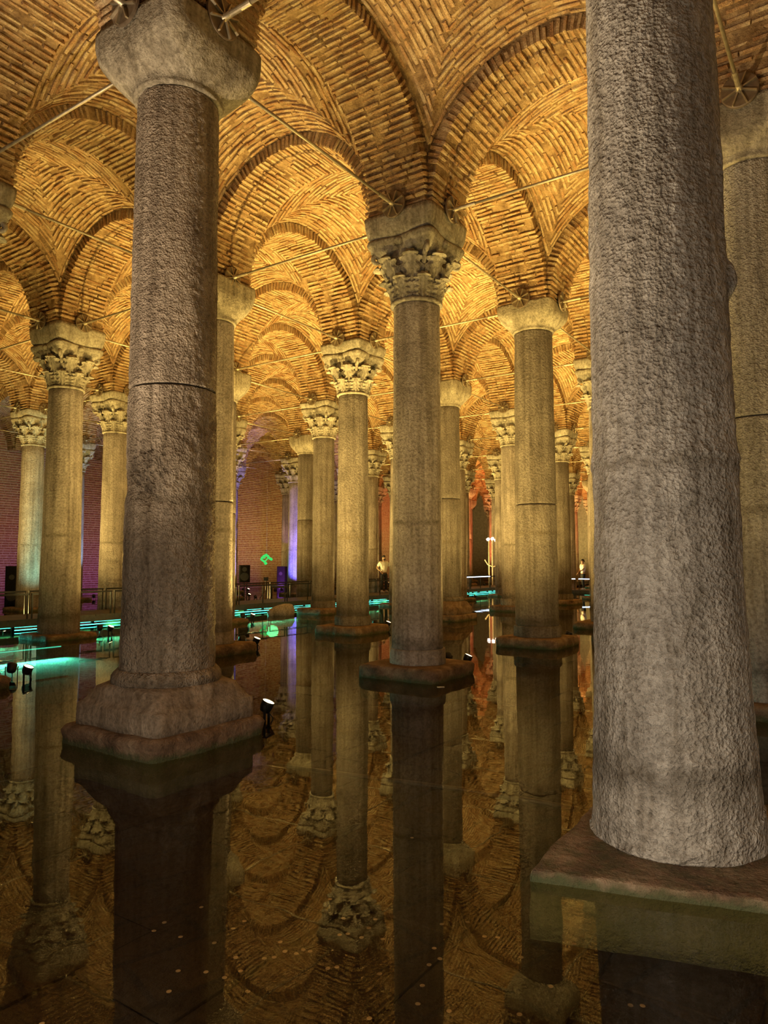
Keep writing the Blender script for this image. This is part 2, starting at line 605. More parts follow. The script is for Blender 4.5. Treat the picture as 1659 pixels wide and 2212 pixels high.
# the 300 bricks that show largest become objects of their own
CW = Matrix.Translation(G(0, 0, 0)) @ Matrix.Rotation(ROTZ, 4, 'Z')
cand = []
for pi_, (o, data, m, me, sd) in enumerate(pieces):
    cw = CW @ m
    if (cw.translation - Vector((0, 0, ZS))).length > 17: continue
    m3 = cw.to_3x3()
    for bi, (c, T, B, N, hl, ht, prot, back) in enumerate(data):
        p = cw @ c
        pr = project(p)
        if pr is None or not (10 < pr[0] < 1650 and 8 < pr[1] < 1200): continue
        v = (Vector((0, 0, EYE)) - p)
        cs = v.normalized().dot(m3 @ N)
        if cs < 0.12: continue
        cand.append((hl * ht * cs / v.length_squared, pi_, bi, p))
cand.sort(key=lambda a: -a[0])
chosen = {}
cnt = 0
for a, pi_, bi, p in cand:
    if cnt >= 300: break
    if visible(p):
        chosen.setdefault(pi_, set()).add(bi)
        cnt += 1
for pi_, (o, data, m, me, sd) in enumerate(pieces):
    sel = chosen.get(pi_)
    if sel:
        me = bricks_mesh(data, 'bricks', sd, sel)
        me.materials.append(M['brick'])
        for bi in sel:
            c, T, B, N, hl, ht, prot, back = data[bi]
            T, B = T.copy(), B.copy()
            N2 = N
            if T.cross(B).dot(N) < 0: T = -T
            mm = Matrix((( T.x * hl / .15, B.x * ht / .023, N2.x, c.x), (T.y * hl / .15, B.y * ht / .023, N2.y, c.y), (T.z * hl / .15, B.z * ht / .023, N2.z, c.z), (0, 0, 0, 1)))
            s2 = max(1.0, back / 0.05)
            mm = mm @ Matrix.Translation((0, 0, prot - 0.016 * s2)) @ Matrix.Diagonal((1, 1, s2, 1))
            link('brick', UNIT[bi % 4], None, o, mtx=mm)
    b = link('bricks', me, None, o)
    b['kind'] = 'stuff'

# a clay weep pipe in the web of the nearest bay
q_ = floor_point(955, 143, 12.0) - Vector((0, 0, EYE))
q_.normalize()
k_ = 6.0
while k_ < 16:
    p_ = Vector((0, 0, EYE)) + q_ * k_
    r_ = Vector((p_.x - AX, p_.y - AY, 0))
    if solid(r_.dot(U), r_.dot(W), p_.z + .05): break
    k_ += .02
lp = CW.inverted() @ p_
host = min((o for o in ceiling.children if o.name.startswith('vault')), key=lambda o: (o.location - lp).length)
mb = MB()
mb.lathe([(.030, -.10), (.046, -.06), (.050, .05), (.062, .05), (.064, -.06), (.05, -.11)], 20, False)
wp_ = mb.mesh('weep_pipe', True); wp_.materials.append(M['wallbrick'])
hm = host.matrix_local.inverted() @ Matrix.Translation(lp) @ Matrix.Rotation(.5, 4, 'X')
wp_o = link('weep_pipe', wp_, None, host, mtx=hm)
mb = MB(); mb.lathe([(.049, .0), (.002, .001)], 20, False)  # black disc painted in for the shade inside the hole
wq_ = mb.mesh('pipe_dark_disc'); wq_.materials.append(M['black'])
link('pipe_dark_disc', wq_, None, host, mtx=hm)

# ------------------------------------------------------------------ walls, floor, water
def brick_wall(name, i_a, i_b, j, axis, side):
    """a wall along u (axis 0) at line j, or along w (axis 1)"""
    e = empty(name, G(0, 0, 0), ROTZ)
    mb = MB()
    a, b = S * i_a, S * i_b
    if axis == 0: mb.box(((a + b) / 2, S * j + side * 0.25, 4.6), ((b - a) / 2, 0.24, 5.2))
    else: mb.box((S * j + side * 0.25, (a + b) / 2, 4.6), (0.24, (b - a) / 2, 5.2))
    mb.build('wall_core', M['wallmortar'], e)
    return e

def wall_panel(seed):
    rnd = random.Random(seed)
    vs, fs = [], []
    z = -0.4
    while z < 9.4:
        ht = rnd.uniform(0.030, 0.037)
        x = -S / 2 - rnd.uniform(0, 0.2)
        while x < S / 2:
            ln = rnd.uniform(0.26, 0.36)
            a, b = max(x, -S / 2), min(x + ln, S / 2)
            x += ln + 0.025
            if b - a < 0.04: continue
            n = len(vs)
            vs += brick_geo(Vector(((a + b) / 2, 0.0, z)), Vector((1, 0, 0)), Vector((0, 0, 1)), Vector((0, -1, 0)), (b - a) / 2, ht, rnd.uniform(0.008, 0.022), 0.0, 0.004, rnd)
            fs += [tuple(q + n for q in f) for f in BF[4:]]
        z += 0.12
    return mesh_of('bricks', vs, fs)

WP = wall_panel(3)
WP.materials.append(M['wallbrick'])
wall_left = tag(brick_wall('wall_left', I0, I1, J1, 0, 1), 'tall dark red brick wall behind the left columns', None, None, 'structure')
for i in range(1, I1):
    b = link('bricks', WP, None, wall_left, loc=(S * (i + .5), S * J1, 0))
    b['kind'] = 'stuff'
wall_far = tag(brick_wall('wall_far', J0, J1, I1, 1, 1), 'plain grey far end wall seen between the distant columns', None, None, 'structure')
wall_far.children[0].data.materials.clear(); wall_far.children[0].data.materials.append(M['plaster'])
tag(brick_wall('wall_back', J0, J1, I0, 1, -1), 'brick wall closing the hall behind the walkway', None, None, 'structure')
tag(brick_wall('wall_right', I0, I1, J0, 0, -1), 'brick wall closing the hall on the right', None, None, 'structure')

ZB = -0.30
mb = MB()
c0 = [(S * I0, S * J0), (S * I1, S * J0), (S * I1, S * J1), (S * I0, S * J1)]
mb.add([(x, y, ZB - .02) for x, y in c0], [(0, 1, 2, 3)])
floor = mb.build('floor', M['bed'], None, loc=G(0, 0, 0), rz=ROTZ)
tag(floor, 'brown paved cistern bed under shallow water', None, None, 'structure')
mb = MB()
mb.add([(x, y, 0) for x, y in c0], [(0, 1, 2, 3)])
water = mb.build('water', M['water'], None, loc=G(0, 0, 0), rz=ROTZ)
tag(water, 'still shallow dark water mirroring columns and vaults', None, None, 'structure')

# paving slabs of the bed that show near the viewer
slab_me = []
for s_ in range(4):
    r0 = random.Random(300 + s_)
    vs = [(sx * 0.5 + r0.uniform(-.012, .012), sy * 0.5 + r0.uniform(-.012, .012), z) for z, k in ((-0.03, 1), (0.0, 1)) for sx, sy in ((-1, -1), (1, -1), (1, 1), (-1, 1))]
    m_ = mesh_of('paving_slab', vs, [(0, 1, 5, 4), (1, 2, 6, 5), (2, 3, 7, 6), (3, 0, 4, 7), (4, 5, 6, 7)])
    m_.materials.append(M['bed'])
    slab_me.append(m_)
R4 = random.Random(9)
for r in range(-16, 14):
    y = r * 0.72
    x = -9.0 - R4.uniform(0, 0.8)
    while x < 14:
        ln = R4.uniform(0.8, 1.5)
        cx, cy = x + ln / 2, y
        x += ln
        wp = G(cx / S, cy / S, ZB)
        pr = project(wp)
        if pr is None or wp.y > 13 or not (-120 < pr[0] < 1800 and pr[1] < 2500): continue
        m_ = Matrix.Translation((cx, cy, ZB - 0.005 + R4.uniform(0, 0.02))) @ Matrix.Rotation(R4.uniform(-.012, .012), 4, 'X') @ Matrix.Diagonal((ln - 0.022, 0.70, 1, 1))
        link('paving_slab', slab_me[R4.randrange(4)], None, floor, mtx=m_)

# ------------------------------------------------------------------ column parts
def ring_sq(half, n_exp, z, n=48, cx=0, cy=0):
    """superellipse ring: n_exp 2 is a circle, 8 nearly a square"""
    pts = []
    for q in range(n):
        a = 2 * PI * q / n + PI / n
        c, s = math.cos(a), math.sin(a)
        r = half / (abs(c) ** n_exp + abs(s) ** n_exp) ** (1 / n_exp)
        pts.append(Vector((cx + r * c, cy + r * s, z)))
    return pts

def rough(rings, amp, freq, seed, fine=0.0):
    off = Vector((seed * 1.7, seed * 0.9, seed * 2.3))
    out = []
    for r in rings:
        c = sum(r, Vector()) / len(r)
        o = []
        for p in r:
            d = Vector((p.x - c.x, p.y - c.y, 0))
            d = d.normalized() if d.length > 1e-5 else Vector()
            k = amp * noise.noise(p * freq + off) + fine * noise.noise(p * freq * 4 + off)
            o.append(p + d * k + Vector((0, 0, 0.4 * amp * noise.noise(p * freq * 1.3 + off * 2))))
        out.append(o)
    return out

def slab_mesh(half, z1, seed, n=72, z0=ZB, amp=0.032, exp=18):
    h = half
    rings = [ring_sq(h * 0.97, exp, z0, n)]
    for k in range(1, 7): rings.append(ring_sq(h * (1 + .012 * math.sin(k * 1.9 + seed)), exp, z0 + (z1 - .05 - z0) * k / 6, n))
    rings += [ring_sq(h * .99, exp, z1 - .022, n), ring_sq(h * .965, exp, z1 - .004, n), ring_sq(h * .92, exp, z1 + .002, n), ring_sq(h * .8, exp, z1 + .003, n), ring_sq(h * .6, exp * .6, z1 + .003, n)]
    mb = MB()
    mb.loft(rough(rings, amp, 2.6, seed, amp * .6))
    return mb.mesh('plinth', True)

def poly_slab(pts, z1, seed, z0=ZB):
    """irregular slab from corner points"""
    def ring(s, z):
        c = sum(pts, Vector()) / len(pts)
        out = []
        for k in range(len(pts)):
            a, b = pts[k], pts[(k + 1) % len(pts)]
            for q in range(24):
                p = a.lerp(b, q / 24)
                p = c + (p - c) * s
                out.append(Vector((p.x, p.y, z)))
        return out
    rings = [ring(1.0, z0), ring(1.006, z0 + (z1 - z0) * .35), ring(1.0, z0 + (z1 - z0) * .65), ring(1.003, z1 - .03), ring(.998, z1 - .006), ring(.99, z1), ring(.95, z1), ring(.85, z1), ring(.6, z1)]
    mb = MB()
    mb.loft(rough(rings, .016, 2.5, seed, .012))
    return mb.mesh('plinth', True)

def shaft_mesh(rf, z0, z1, nseg, nz, seed, amp, fine, extra=None, lean=(0, 0), zl=None):
    """turned shaft with hammered, weathered surface; rf(z) radius, extra(angle, z) -> (bulge, wear)"""
    off = Vector((seed * 3.17, seed * 1.31, seed * .77))
    vs, wear = [], []
    zs = [z0 + (z1 - z0) * k / nz for k in range(nz + 1)]
    zs = [z0, z0 + .012] + zs[1:-1] + [z1 - .012, z1]
    for k, z in enumerate(zs):
        rr = rf(z) - (0.012 if k in (0, len(zs) - 1) else 0)
        lx, ly = lean[0] * (z / ZS), lean[1] * (z / ZS)
        for q in range(nseg):
            a = 2 * PI * q / nseg
            c, s = math.cos(a), math.sin(a)
            p = Vector((rr * c, rr * s, z))
            d = amp * noise.noise(p * 1.7 + off) + amp * .6 * noise.noise(Vector((p.x, p.y, p.z * .5)) * 6 + off)
            if fine:
                d += fine * noise.noise(p * 17 + off) + fine * .8 * noise.noise(p * 36 + off)
            w = 0.0
            if extra:
                e, w = extra(a, z, p)
                d += e
            vs.append((lx + (rr + d) * c, ly + (rr + d) * s, z))
            wear.append(w)
    n = nseg
    fs = [(k * n + q, k * n + (q + 1) % n, (k + 1) * n + (q + 1) % n, (k + 1) * n + q) for k in range(len(zs) - 1) for q in range(n)]
    fs += [tuple(range(n - 1, -1, -1)), tuple((len(zs) - 1) * n + q for q in range(n))]
    me = mesh_of('shaft', vs, fs, True)
    if extra:
        at = me.attributes.new('wear', 'FLOAT', 'POINT')
        at.data.foreach_set('value', wear)
    return me

def cushion_mesh(rb, half, z0, z1, seed, n=96):
    rings = [ring_sq(rb, 2, z0, n), ring_sq(rb + .035, 2, z0 + .005, n), ring_sq(rb + .045, 2, z0 + .03, n), ring_sq(rb + .035, 2, z0 + .055, n)]
    H = z1 - z0
    for k in range(1, 15):
        t = k / 14
        e = 2 + 7 * min(1, t * 1.25) ** 1.6
        f = math.sin(min(1, t / .62) * PI / 2) ** 0.9
        rings.append(ring_sq(rb + .035 + (half - rb - .035) * f, e, z0 + .055 + (H - .055) * t, n))
    mb = MB()
    mb.loft(rough(rings, .016, 2.2, seed, .006))
    return mb.mesh('capital', True)

def impost_mesh(z0, z1, seed, n=72):
    rings = []
    for t, h in ((0, .46), (.06, .54), (.2, .58), (.4, .60), (.6, .615), (.8, .622), (1, .625)):
        rings.append(ring_sq(h, 16 if t > .1 else 10, z0 + (z1 - z0) * t, n))
    mb = MB()
    mb.loft(rough(rings, .022, 2.3, seed, .008))
    return mb.mesh('impost', True)

CH = 1.00      # height of a carved capital
def bell_r(z):
    t = max(0, min(1, z / CH))
    return 0.36 + 0.17 * t ** 1.7

def bell_mesh():
    mb = MB()
    mb.lathe([(.40, 0), (.415, .015), (.415, .045), (.39, .06)] + [(bell_r(.06 + (CH - .1) * k / 10), .06 + (CH - .16) * k / 10) for k in range(11)], 48)
    return mb.mesh('bell', True)

def leaf_geo(z0, h, wd, curl, out):
    """one acanthus leaf: lobed outline, ribbed face, tip rolled outward"""
    nt, ns = 26, 14
    front, back = [], []
    for k in range(nt + 1):
        t = k / nt
        if t < .72:
            z = z0 + h * (t / .72)
            r = bell_r(z) + .02 + out * (t / .72) ** 2
            tilt = 0.0
        else:
            a = (t - .72) / .28 * 2.5
            zt_ = z0 + h
            r = bell_r(zt_) + .02 + out + curl * (1 - math.cos(a))
            z = zt_ + curl * math.sin(a)
            tilt = a
        lobe = 1 - .42 * abs(math.cos(PI * t * 5.0)) ** 4
        w = wd * (.72 + .42 * math.sin(PI * min(1, t * .95 + .05))) * lobe * (1 - .55 * max(0, (t - .72) / .28) ** 2)
        for q in range(ns + 1):
            s = -1 + 2 * q / ns
            rib =   .022 * (1 - abs(s)) ** .5 + .016 * math.cos(s * PI * 3.5 + t * 2.0 * (1 if s > 0 else -1)) - .035 * s * s
            zz = z + .03 * abs(s) * (1 if t < .72 else .2) - .02 * abs(s)
            nx, nz = math.cos(tilt), math.sin(tilt)
            front.append(Vector((r + rib * nx, w * s, zz + rib * nz)))
            back.append(Vector((r - .035 * nx + rib * .4 * nx, w * s * .96, zz - .035 * nz)))
    m = ns + 1
    fs = []
    N0 = len(front)
    for k in range(nt):
        for q in range(ns):
            a = k * m + q
            fs.append((a, a + 1, a + m + 1, a + m))
            fs.append((N0 + a, N0 + a + m, N0 + a + m + 1, N0 + a + 1))
    for k in range(nt):
        a = k * m
        fs.append((a, a + m, N0 + a + m, N0 + a))
        a = k * m + ns
        fs.append((a, N0 + a, N0 + a + m, a + m))
    for q in range(ns):
        a = nt * m + q
        fs.append((a, a + 1, N0 + a + 1, N0 + a))
    return front + back, fs

def abacus_mesh(seed):
    n = 80
    def ring(k, z):
        out = []
        for q in range(n):
            a = 2 * PI * q / n + PI / n
            c, s = math.cos(a), math.sin(a)
            r = 1 / (abs(c) ** 12 + abs(s) ** 12) ** (1 / 12)
            e = abs(abs(a % (PI / 2)) - PI / 4) / (PI / 4)          # 1 mid-side, 0 corner
            out.append(Vector((c * r * k * (1 - .13 * e ** 1.5), s * r * k * (1 - .13 * e ** 1.5), z)))
        return out
    z = CH
    mb = MB()
    mb.loft(rough([ring(.46, z - .26), ring(.535, z - .19), ring(.555, z - .17), ring(.555, z - .13), ring(.575, z - .115), ring(.60, z - .04), ring(.59, z)], .012, 4, seed, .01))
    return mb.mesh('abacus', True)

def volute_geo():
    mb = MB()
    pts, rr = [], []
    for k in range(18):
        a = k / 17 * 4.6
        cr = .075 * (1 - k / 17 * .55)
        pts.append((.66 + cr * math.sin(a) - .02, 0, CH - .25 + cr * math.cos(a) - .02))
        rr.append(.045 * (1 - .4 * k / 17))
    mb.tube([(.44, 0, .45), (.50, 0, .60), (.56, 0, .70)] + pts, [.03, .04, .045] + rr, 8)
    return mb.v, mb.f

BELL = bell_mesh(); BELL.materials.append(M['cap'])
LV1 = mesh_of('acanthus_leaf', *[list(map(tuple, x)) for x in leaf_geo(.05, .28, .158, .055, .075)], True)
LV2 = mesh_of('acanthus_leaf', *[list(map(tuple, x)) for x in leaf_geo(.16, .47, .185, .065, .105)], True)
VOL = mesh_of('volute', *volute_geo(), True)
bo = MB()
bo.lathe([(.005, -.055), (.04, -.05), (.07, -.02), (.075, .01), (.06, .045), (.03, .06), (.005, .065)], 16)
BOSS = bo.mesh('boss', True)
ABAC = [abacus_mesh(s_) for s_ in range(3)]
for m_ in [LV1, LV2, VOL, BOSS] + ABAC: m_.materials.append(M['cap'])
IMP = {}

def carved_capital(col, zt, seed, detail):
    cap = link('capital', BELL, None, col, loc=(0, 0, zt))
    link('abacus', ABAC[seed % 3], None, cap, rz=(seed % 4) * PI / 2)
    mbj = MB()
    for k in range(8):
        for me, ph, sc_ in ((LV1, 0, 1), (LV2, PI / 8, 1)):
            a = k * PI / 4 + ph
            if detail: link('acanthus_leaf', me, None, cap, rz=a)
            else:
                q = Matrix.Rotation(a, 3, 'Z')
                mbj.add([q @ v.co for v in me.vertices], [tuple(p.vertices) for p in me.polygons])
    for k in range(4):
        link('volute', VOL, None, cap, rz=PI / 4 + k * PI / 2)
        a = k * PI / 2
        link('boss', BOSS, None, cap, loc=(.52 * math.cos(a), .52 * math.sin(a), CH - .09))
    if not detail:
        key = 'leaves'
        if key not in IMP:
            IMP[key] = mbj.mesh('acanthus_leaves', True); IMP[key].materials.append(M['cap'])
        link('acanthus_leaves', IMP[key], None, cap)
    kz = ('imp', round(zt, 2), seed % 3)
    if kz not in IMP:
        IMP[kz] = impost_mesh(CH - .012 + zt, ZS, seed % 3 + 4); IMP[kz].materials.append(M['cap'])
    link('impost', IMP[kz], None, col)

# ------------------------------------------------------------------ the columns
# key: capital, z of shaft top, radius foot / top, drum seams, foot type, short name, label
CT = {
 (0, 0): ('cushion', 6.48, .468, .410, [3.46], 'attic', 'pitted front column', 'pitted two-drum column on a stepped base at front left', ),
 (0, -1): ('cushion', 6.48, .525, .385, [], 'slab', 'big right column', 'massive grey hammered column on a flat slab at front right'),
 (1, -1): ('cushion', 6.47, .475, .415, [3.42], 'slab', 'right edge column', 'pale column cut by the right edge of the view'),
 (1, 0): ('carved', 5.76, .400, .365, [], 'collar', 'centre carved column', 'slender column with leafy carved capital in the centre'),
 (2, 0): ('cushion', 6.60, .455, .400, [2.93], 'collar', 'seamed cushion column', 'column with smooth cushion capital and dark seam right of centre'),
 (2, 1): ('carved', 5.86, .410, .365, [], 'collar', 'left-of-centre carved column', 'carved-capital column on a low slab just left of centre'),
 (1, 2): ('carved', 5.70, .455, .375, [], 'plain', 'left carved column', 'leafy-capital column with V-shaped stain near the left edge'),
 (1, 1): ('cushion', 6.38, .455, .400, [2.88], 'collar', 'half hidden column', 'column half hidden behind the pitted front column'),
 (2, 2): ('cushion', 6.32, .42, .385, [3.1], 'plain', 'hidden plain column', 'narrow sliver of column behind the half hidden column'),
 (3, 1): ('cushion', 6.42, .43, .385, [3.62], 'attic', 'streaked column', 'plain-capital column with dark streak and moulded base behind the centre column'),
 (3, 2): ('carved', 5.92, .385, .360, [], 'collar', 'greenish carved column', 'carved-capital column lit green beside the walkway railing'),
 (2, 3): ('carved', 5.86, .43, .370, [], 'plain', 'olive left column', 'olive-lit carved column behind the walkway railing at left'),
 (2, 4): ('carved', 5.88, .43, .370, [], 'plain', 'cyan lit column', 'cyan-lit carved column standing before the dark left wall'),
 (3, 0): ('carved', 5.84, .42, .370, [], 'slab', 'sliver column', 'sliver of carved column showing along the big right column'),
 (4, 1): ('carved', 5.86, .42, .370, [], 'collar', 'green left-lit column', 'greenish carved column just left of the seamed cushion-capital column'),
 (5, 1): ('carved', 5.82, .43, .370, [], 'collar', 'dark carved column', 'dark carved column just right of the seamed cushion-capital column'),
 (4, 3): ('cushion', 6.36, .42, .385, [3.52], 'plain', 'pale seamed column', 'pale plain-capital seamed column behind the walkway railing'),
 (5, 4): ('carved', 5.86, .42, .370, [], 'plain', 'blue lit column', 'column glowing deep blue beyond the walkway'),
 (6, 5): ('carved', 5.86, .40, .365, [], 'plain', 'mauve lit column', 'mauve carved column against the far brick wall beside the blue one'),
 (3, 5): ('carved', 5.80, .42, .370, [], 'plain', 'grey blue wall column', 'grey blue column before the purple left wall'),
 (5, 3): ('carved', 5.86, .41, .370, [], 'plain', 'green column', 'green-lit column beside the man in the white shirt'),
 (4, 4): ('carved', 5.86, .40, .370, [], 'plain', 'violet left column', 'thin violet-lit column left of the hanging green ornament'),
 (6, 2): ('carved', 5.86, .41, .370, [], 'plain', 'teal distant column', 'distant column lit teal from below beside the lamp mast'),
 (5, 2): ('carved', 5.86, .41, .370, [], 'plain', 'grey distant column', 'distant grey column beside the streaked column'),
 (0, 1): ('carved', 5.80, .44, .375, [], 'slab', 'offstage left column', 'column beyond the left edge, only its slab and capital corner showing'),
 (2, -1): ('carved', 5.80, .43, .375, [], 'slab', 'hidden right column', 'column hidden behind the right edge column'),
}
# distant columns of which something shows: short name, label
FAR = {
 (3, 3): ('gap column', 'edge of a distant column just right of the half hidden column'),
 (4, 2): ('left sliver column', 'sliver of column behind the left edge of the centre carved column'),
 (5, 5): ('farthest violet column', 'farthest violet-lit column left of the hanging green ornament'),
 (6, 1): ('narrow gap column', 'nearest distant column in the narrow gap beside the big right column'),
 (6, 4): ('covered column', 'distant column barely showing behind the left-of-centre carved column'),
 (7, 3): ('pale gap column', 'pale distant column just right of the grey distant column'),
 (7, 4): ('second sliver column', 'farther sliver of column behind the left edge of the centre carved column'),
 (7, 5): ('dim far column', 'dim far column between the greenish and the left-of-centre carved columns'),
 (8, 2): ('far person column', 'distant column between the dark carved column and the far person'),
 (8, 3): ('lamp mast column', 'distant column standing just right of the lamp mast'),
 (8, 5): ('pinkish far column', 'pinkish far column beside the man in the white t-shirt'),
 (9, 2): ('middle gap column', 'middle one of the far columns in the gap beside the big right column'),
 (9, 4): ('second gap column', 'second far column in the gap right of the grey distant column'),
 (10, 4): ('reddish mast column', 'reddish far column seen behind the lamp mast'),
 (11, 3): ('reddish person column', 'reddish far column just left of the far person'),
 (11, 5): ('third gap column', 'farthest column in the gap right of the grey distant column'),
 (12, 3): ('last right column', 'last column before the grey end wall beside the big right column'),
 (12, 5): ('last mast column', 'last column before the grey end wall behind the lamp mast'),
}
def short_of(k):
    return CT[k][6] if k in CT else FAR[k][0] if k in FAR else None
DETAIL = {(1, 0), (2, 1), (1, 2), (3, 2), (2, 3), (2, 4), (4, 1), (5, 1), (3, 0), (0, 1), (5, 4)}
SHIFT = {(0, 0): (.015, 0), (0, -1): (0, 0), (1, 2): (.02, 0), (1, 1): (.1, 0), (2, 2): (.1, 0)}

def wrap(a):
    return (a + PI) % (2 * PI) - PI

def extra_A(a, z, p):
    wa = wrap(a + ROTZ - math.radians(-108))
    e = w = 0.0
    pk = max(0, 1 - abs(wa) / .62) * max(0, 1 - abs(z - 2.62) / .34)
    if pk > 0:
        edge = min(1, pk * 3)
        w = edge * (0.6 + 0.5 * noise.noise(p * 9))
        e -= edge * .030 * (0.5 + noise.noise(p * 20)) + edge * .010
    # flaked hollows on the lower drum
    if z < 3.45:
        h = noise.noise(Vector((p.x * 3, p.y * 3, p.z * 2.2)) + Vector((4, 1, 8)))
        e -= .055 * max(0, h - .12)
        g = noise.noise(p * 7 + Vector((1, 9, 3)))
        e -= .022 * max(0, g)
        pit = noise.noise(p * 30)
        e -= .010 * max(0, pit)
    else:
        e += .006 * noise.noise(p * 13) - .006 * max(0, noise.noise(p * 28))
    return e, max(0, min(1, w))

def extra_B(a, z, p):
    wa = wrap(a + ROTZ - math.radians(-26))
    e = 0.0
    d2 = (wa / .16) ** 2 + ((z - 3.5) / .13) ** 2
    e += .055 * max(0, 1 - d2)
    d3 = (wrap(a + ROTZ - math.radians(-45)) / .25) ** 2 + ((z - 3.95) / .45) ** 2
    e -= .05 * max(0, 1 - d3)
    band = max(0, 1 - abs(z - 2.37) / .10)
    e += band * (.008 + .014 * noise.noise(p * 22))
    if z < .34:
        cut = .18 + .11 * math.sin(a * 1.0 + 2.4) + .03 * noise.noise(p * 5)
        e += .014 if z < cut else 0
        e += .03 * min(0, noise.noise(p * 6)) * max(0, 1 - z / .15)
    e += .006 * noise.noise(p * 11 + Vector((3, 3, 3)))
    return e, 0.0

def column(i, j):
    key = (i, j)
    rnd = random.Random(i * 31 + j * 17 + 5)
    known = key in CT
    if known:
        cap, zt, r0, r1, seams, foot, short, label = CT[key]
    else:
        cap = 'carved' if rnd.random() < .65 else 'cushion'
        zt = 5.8 + rnd.uniform(0, .1) // .05 * .05 if cap == 'carved' else 6.4
        r0, r1, seams, foot = rnd.choice([.40, .42, .44]), (.368 if cap == 'carved' else .39), rnd.choice([[], [], [3.4]]), 'plain'
        label = FAR[key][1] if key in FAR else None
    pos = G(i, j)
    dist = math.hypot(pos.x, pos.y)
    sh = SHIFT.get(key, (0, 0))
    col = empty('stone_column', pos + Vector((sh[0], sh[1], 0)), ROTZ)
    if label:
        tag(col, label, 'column', 'stone columns of the hall')
    else:
        tag(col, 'one of the distant stone columns deep among the vaults' if pos.y > 12 else 'stone column beside the viewer out of view', 'column', 'distant stone columns' if pos.y > 12 else 'columns out of view')
    big = key in ((0, 0), (0, -1))
    mat = M['stoneA'] if key == (0, 0) else M['stoneB'] if key in ((0, -1), (1, -1)) else M['stoneL'] if key == (1, 0) else M['stoneD'] if key in ((2, 1), (2, 0), (2, 2), (3, 1), (5, 1), (3, 2), (4, 3)) else M['stone']
    nseg, nz = (360, 520) if big else (128, 160) if dist < 17 else (48, 40) if dist < 28 else (28, 16)
    extra = extra_A if key == (0, 0) else extra_B if key == (0, -1) else None
    amp = .010 if not big else .008
    fine = .0035 if big else .002 if dist < 17 else 0
    seed = i * 7 + j * 13 + 40
    # plinth and foot
    zf = .17
    if key == (0, -1):
        q = Matrix.Rotation(-ROTZ, 3, 'Z')
        pts = [q @ (Vector((x, y, 0)) - pos) for x, y in ((.79, 4.07), (2.75, 3.42), (3.1, 5.0), (1.62, 5.42))]
        link('plinth', poly_slab(pts, .06, 3), M['rock'], col)
        zf = .055
    elif foot == 'attic':
        h = .71 if key == (0, 0) else .66
        link('plinth', slab_mesh(h, .18, seed, 120, amp=.04), M['rock'], col)
        mb = MB()
        n = 144
        hb = h - .10
        rings = [ring_sq(hb, 34, .165, n), ring_sq(hb + .004, 34, .25, n), ring_sq(hb + .002, 34, .375, n), ring_sq(hb - .022, 30, .392, n), ring_sq(hb - .05, 16, .43, n),
                 ring_sq(r0 + .075, 5, .535, n), ring_sq(r0 + .05, 2.6, .57, n)]
        mb.loft(rough(rings, .010, 3, seed, .007))
        b = mb.build('base', M['rock' if key != (0, 0) else 'stoneA'], col, True)
        if key == (0, 0): b.data.materials.clear(); b.data.materials.append(M['baseA'])
        mb = MB()
        rings = [ring_sq(r0 + .045, 2, .555, n), ring_sq(r0 + .062, 2, .585, n), ring_sq(r0 + .06, 2, .635, n), ring_sq(r0 + .035, 2, .675, n), ring_sq(r0 + .01, 2, .70, n)]
        mb.loft(rough(rings, .010, 4, seed + 1, .008))
        mb.build('base_torus', mat, col, True)
        zf = .695
    else:
        hh = {'collar': .67, 'slab': .72, 'plain': .62}[foot]
        z1 = {'collar': .19, 'slab': .16, 'plain': .12}[foot]
        kz = ('slab', foot, seed % 3 if dist > 20 else seed)
        if kz not in IMP:
            IMP[kz] = slab_mesh(hh, z1, seed, 96 if dist < 20 else 32); IMP[kz].materials.append(M['rock'])
        link('plinth', IMP[kz], None, col)
        zf = z1 - .01
    if foot == 'collar':
        mb = MB()
        n = 64
        zc = zf + .24
        rings = [ring_sq(r0 + .030, 2, zf, n), ring_sq(r0 + .035, 2, zf + .03, n), ring_sq(r0 + .032, 2, zc - .03, n), ring_sq(r0 + .02, 2, zc, n)]
        mb.loft(rough(rings, .012, 3, seed, .006))
        mb.build('collar', mat, col, True)
        zf = zc - .004
    lean = (-.045, .04) if key == (0, -1) else (0, 0)
    rf = lambda z: r0 + (r1 - r0) * max(0, min(1, (z / zt))) ** .85
    if key == (0, -1):
        rf = lambda z: .447 + .055 * max(0, 1 - z / 1.6) ** 1.3 - .065 * max(0, (z - 1.2) / 5.3)
    cuts = [zf] + seams + [zt]
    nm = 'shaft' if not seams else 'shaft_drum'
    for a, b in zip(cuts[:-1], cuts[1:]):
        za, zb = a + (.008 if a in seams else 0), b - (.008 if b in seams else 0)
        frac = (zb - za) / 6.4
        kz = ('shaft', r0, r1, round(za, 2), round(zb, 2), nseg, seed % 3 if not known else seed)
        if kz not in IMP:
            IMP[kz] = shaft_mesh(rf, za, zb, nseg, max(6, int(nz * frac)), seed, amp, fine, extra, lean)
            IMP[kz].materials.append(mat)
        link(nm, IMP[kz], None, col)
    if seams:     # the dark bed joint between the drums
        for s in seams:
            mb = MB()
            mb.lathe([(rf(s) - .035, s - .02), (rf(s) - .035, s + .02)], 48)
            mb.build('joint', M['black'], col, True)
    if cap == 'cushion':
        half = .645 if key == (0, 0) else .615
        kz = ('cush', r1, zt, seed if known else seed % 3)
        if kz not in IMP:
            IMP[kz] = cushion_mesh(r1, half, zt, ZS + .02, seed, 120 if dist < 17 else 48)
            IMP[kz].materials.append(M['capA'])
        link('capital', IMP[kz], None, col)
    else:
        carved_capital(col, zt, abs(seed), key in DETAIL)
    return col

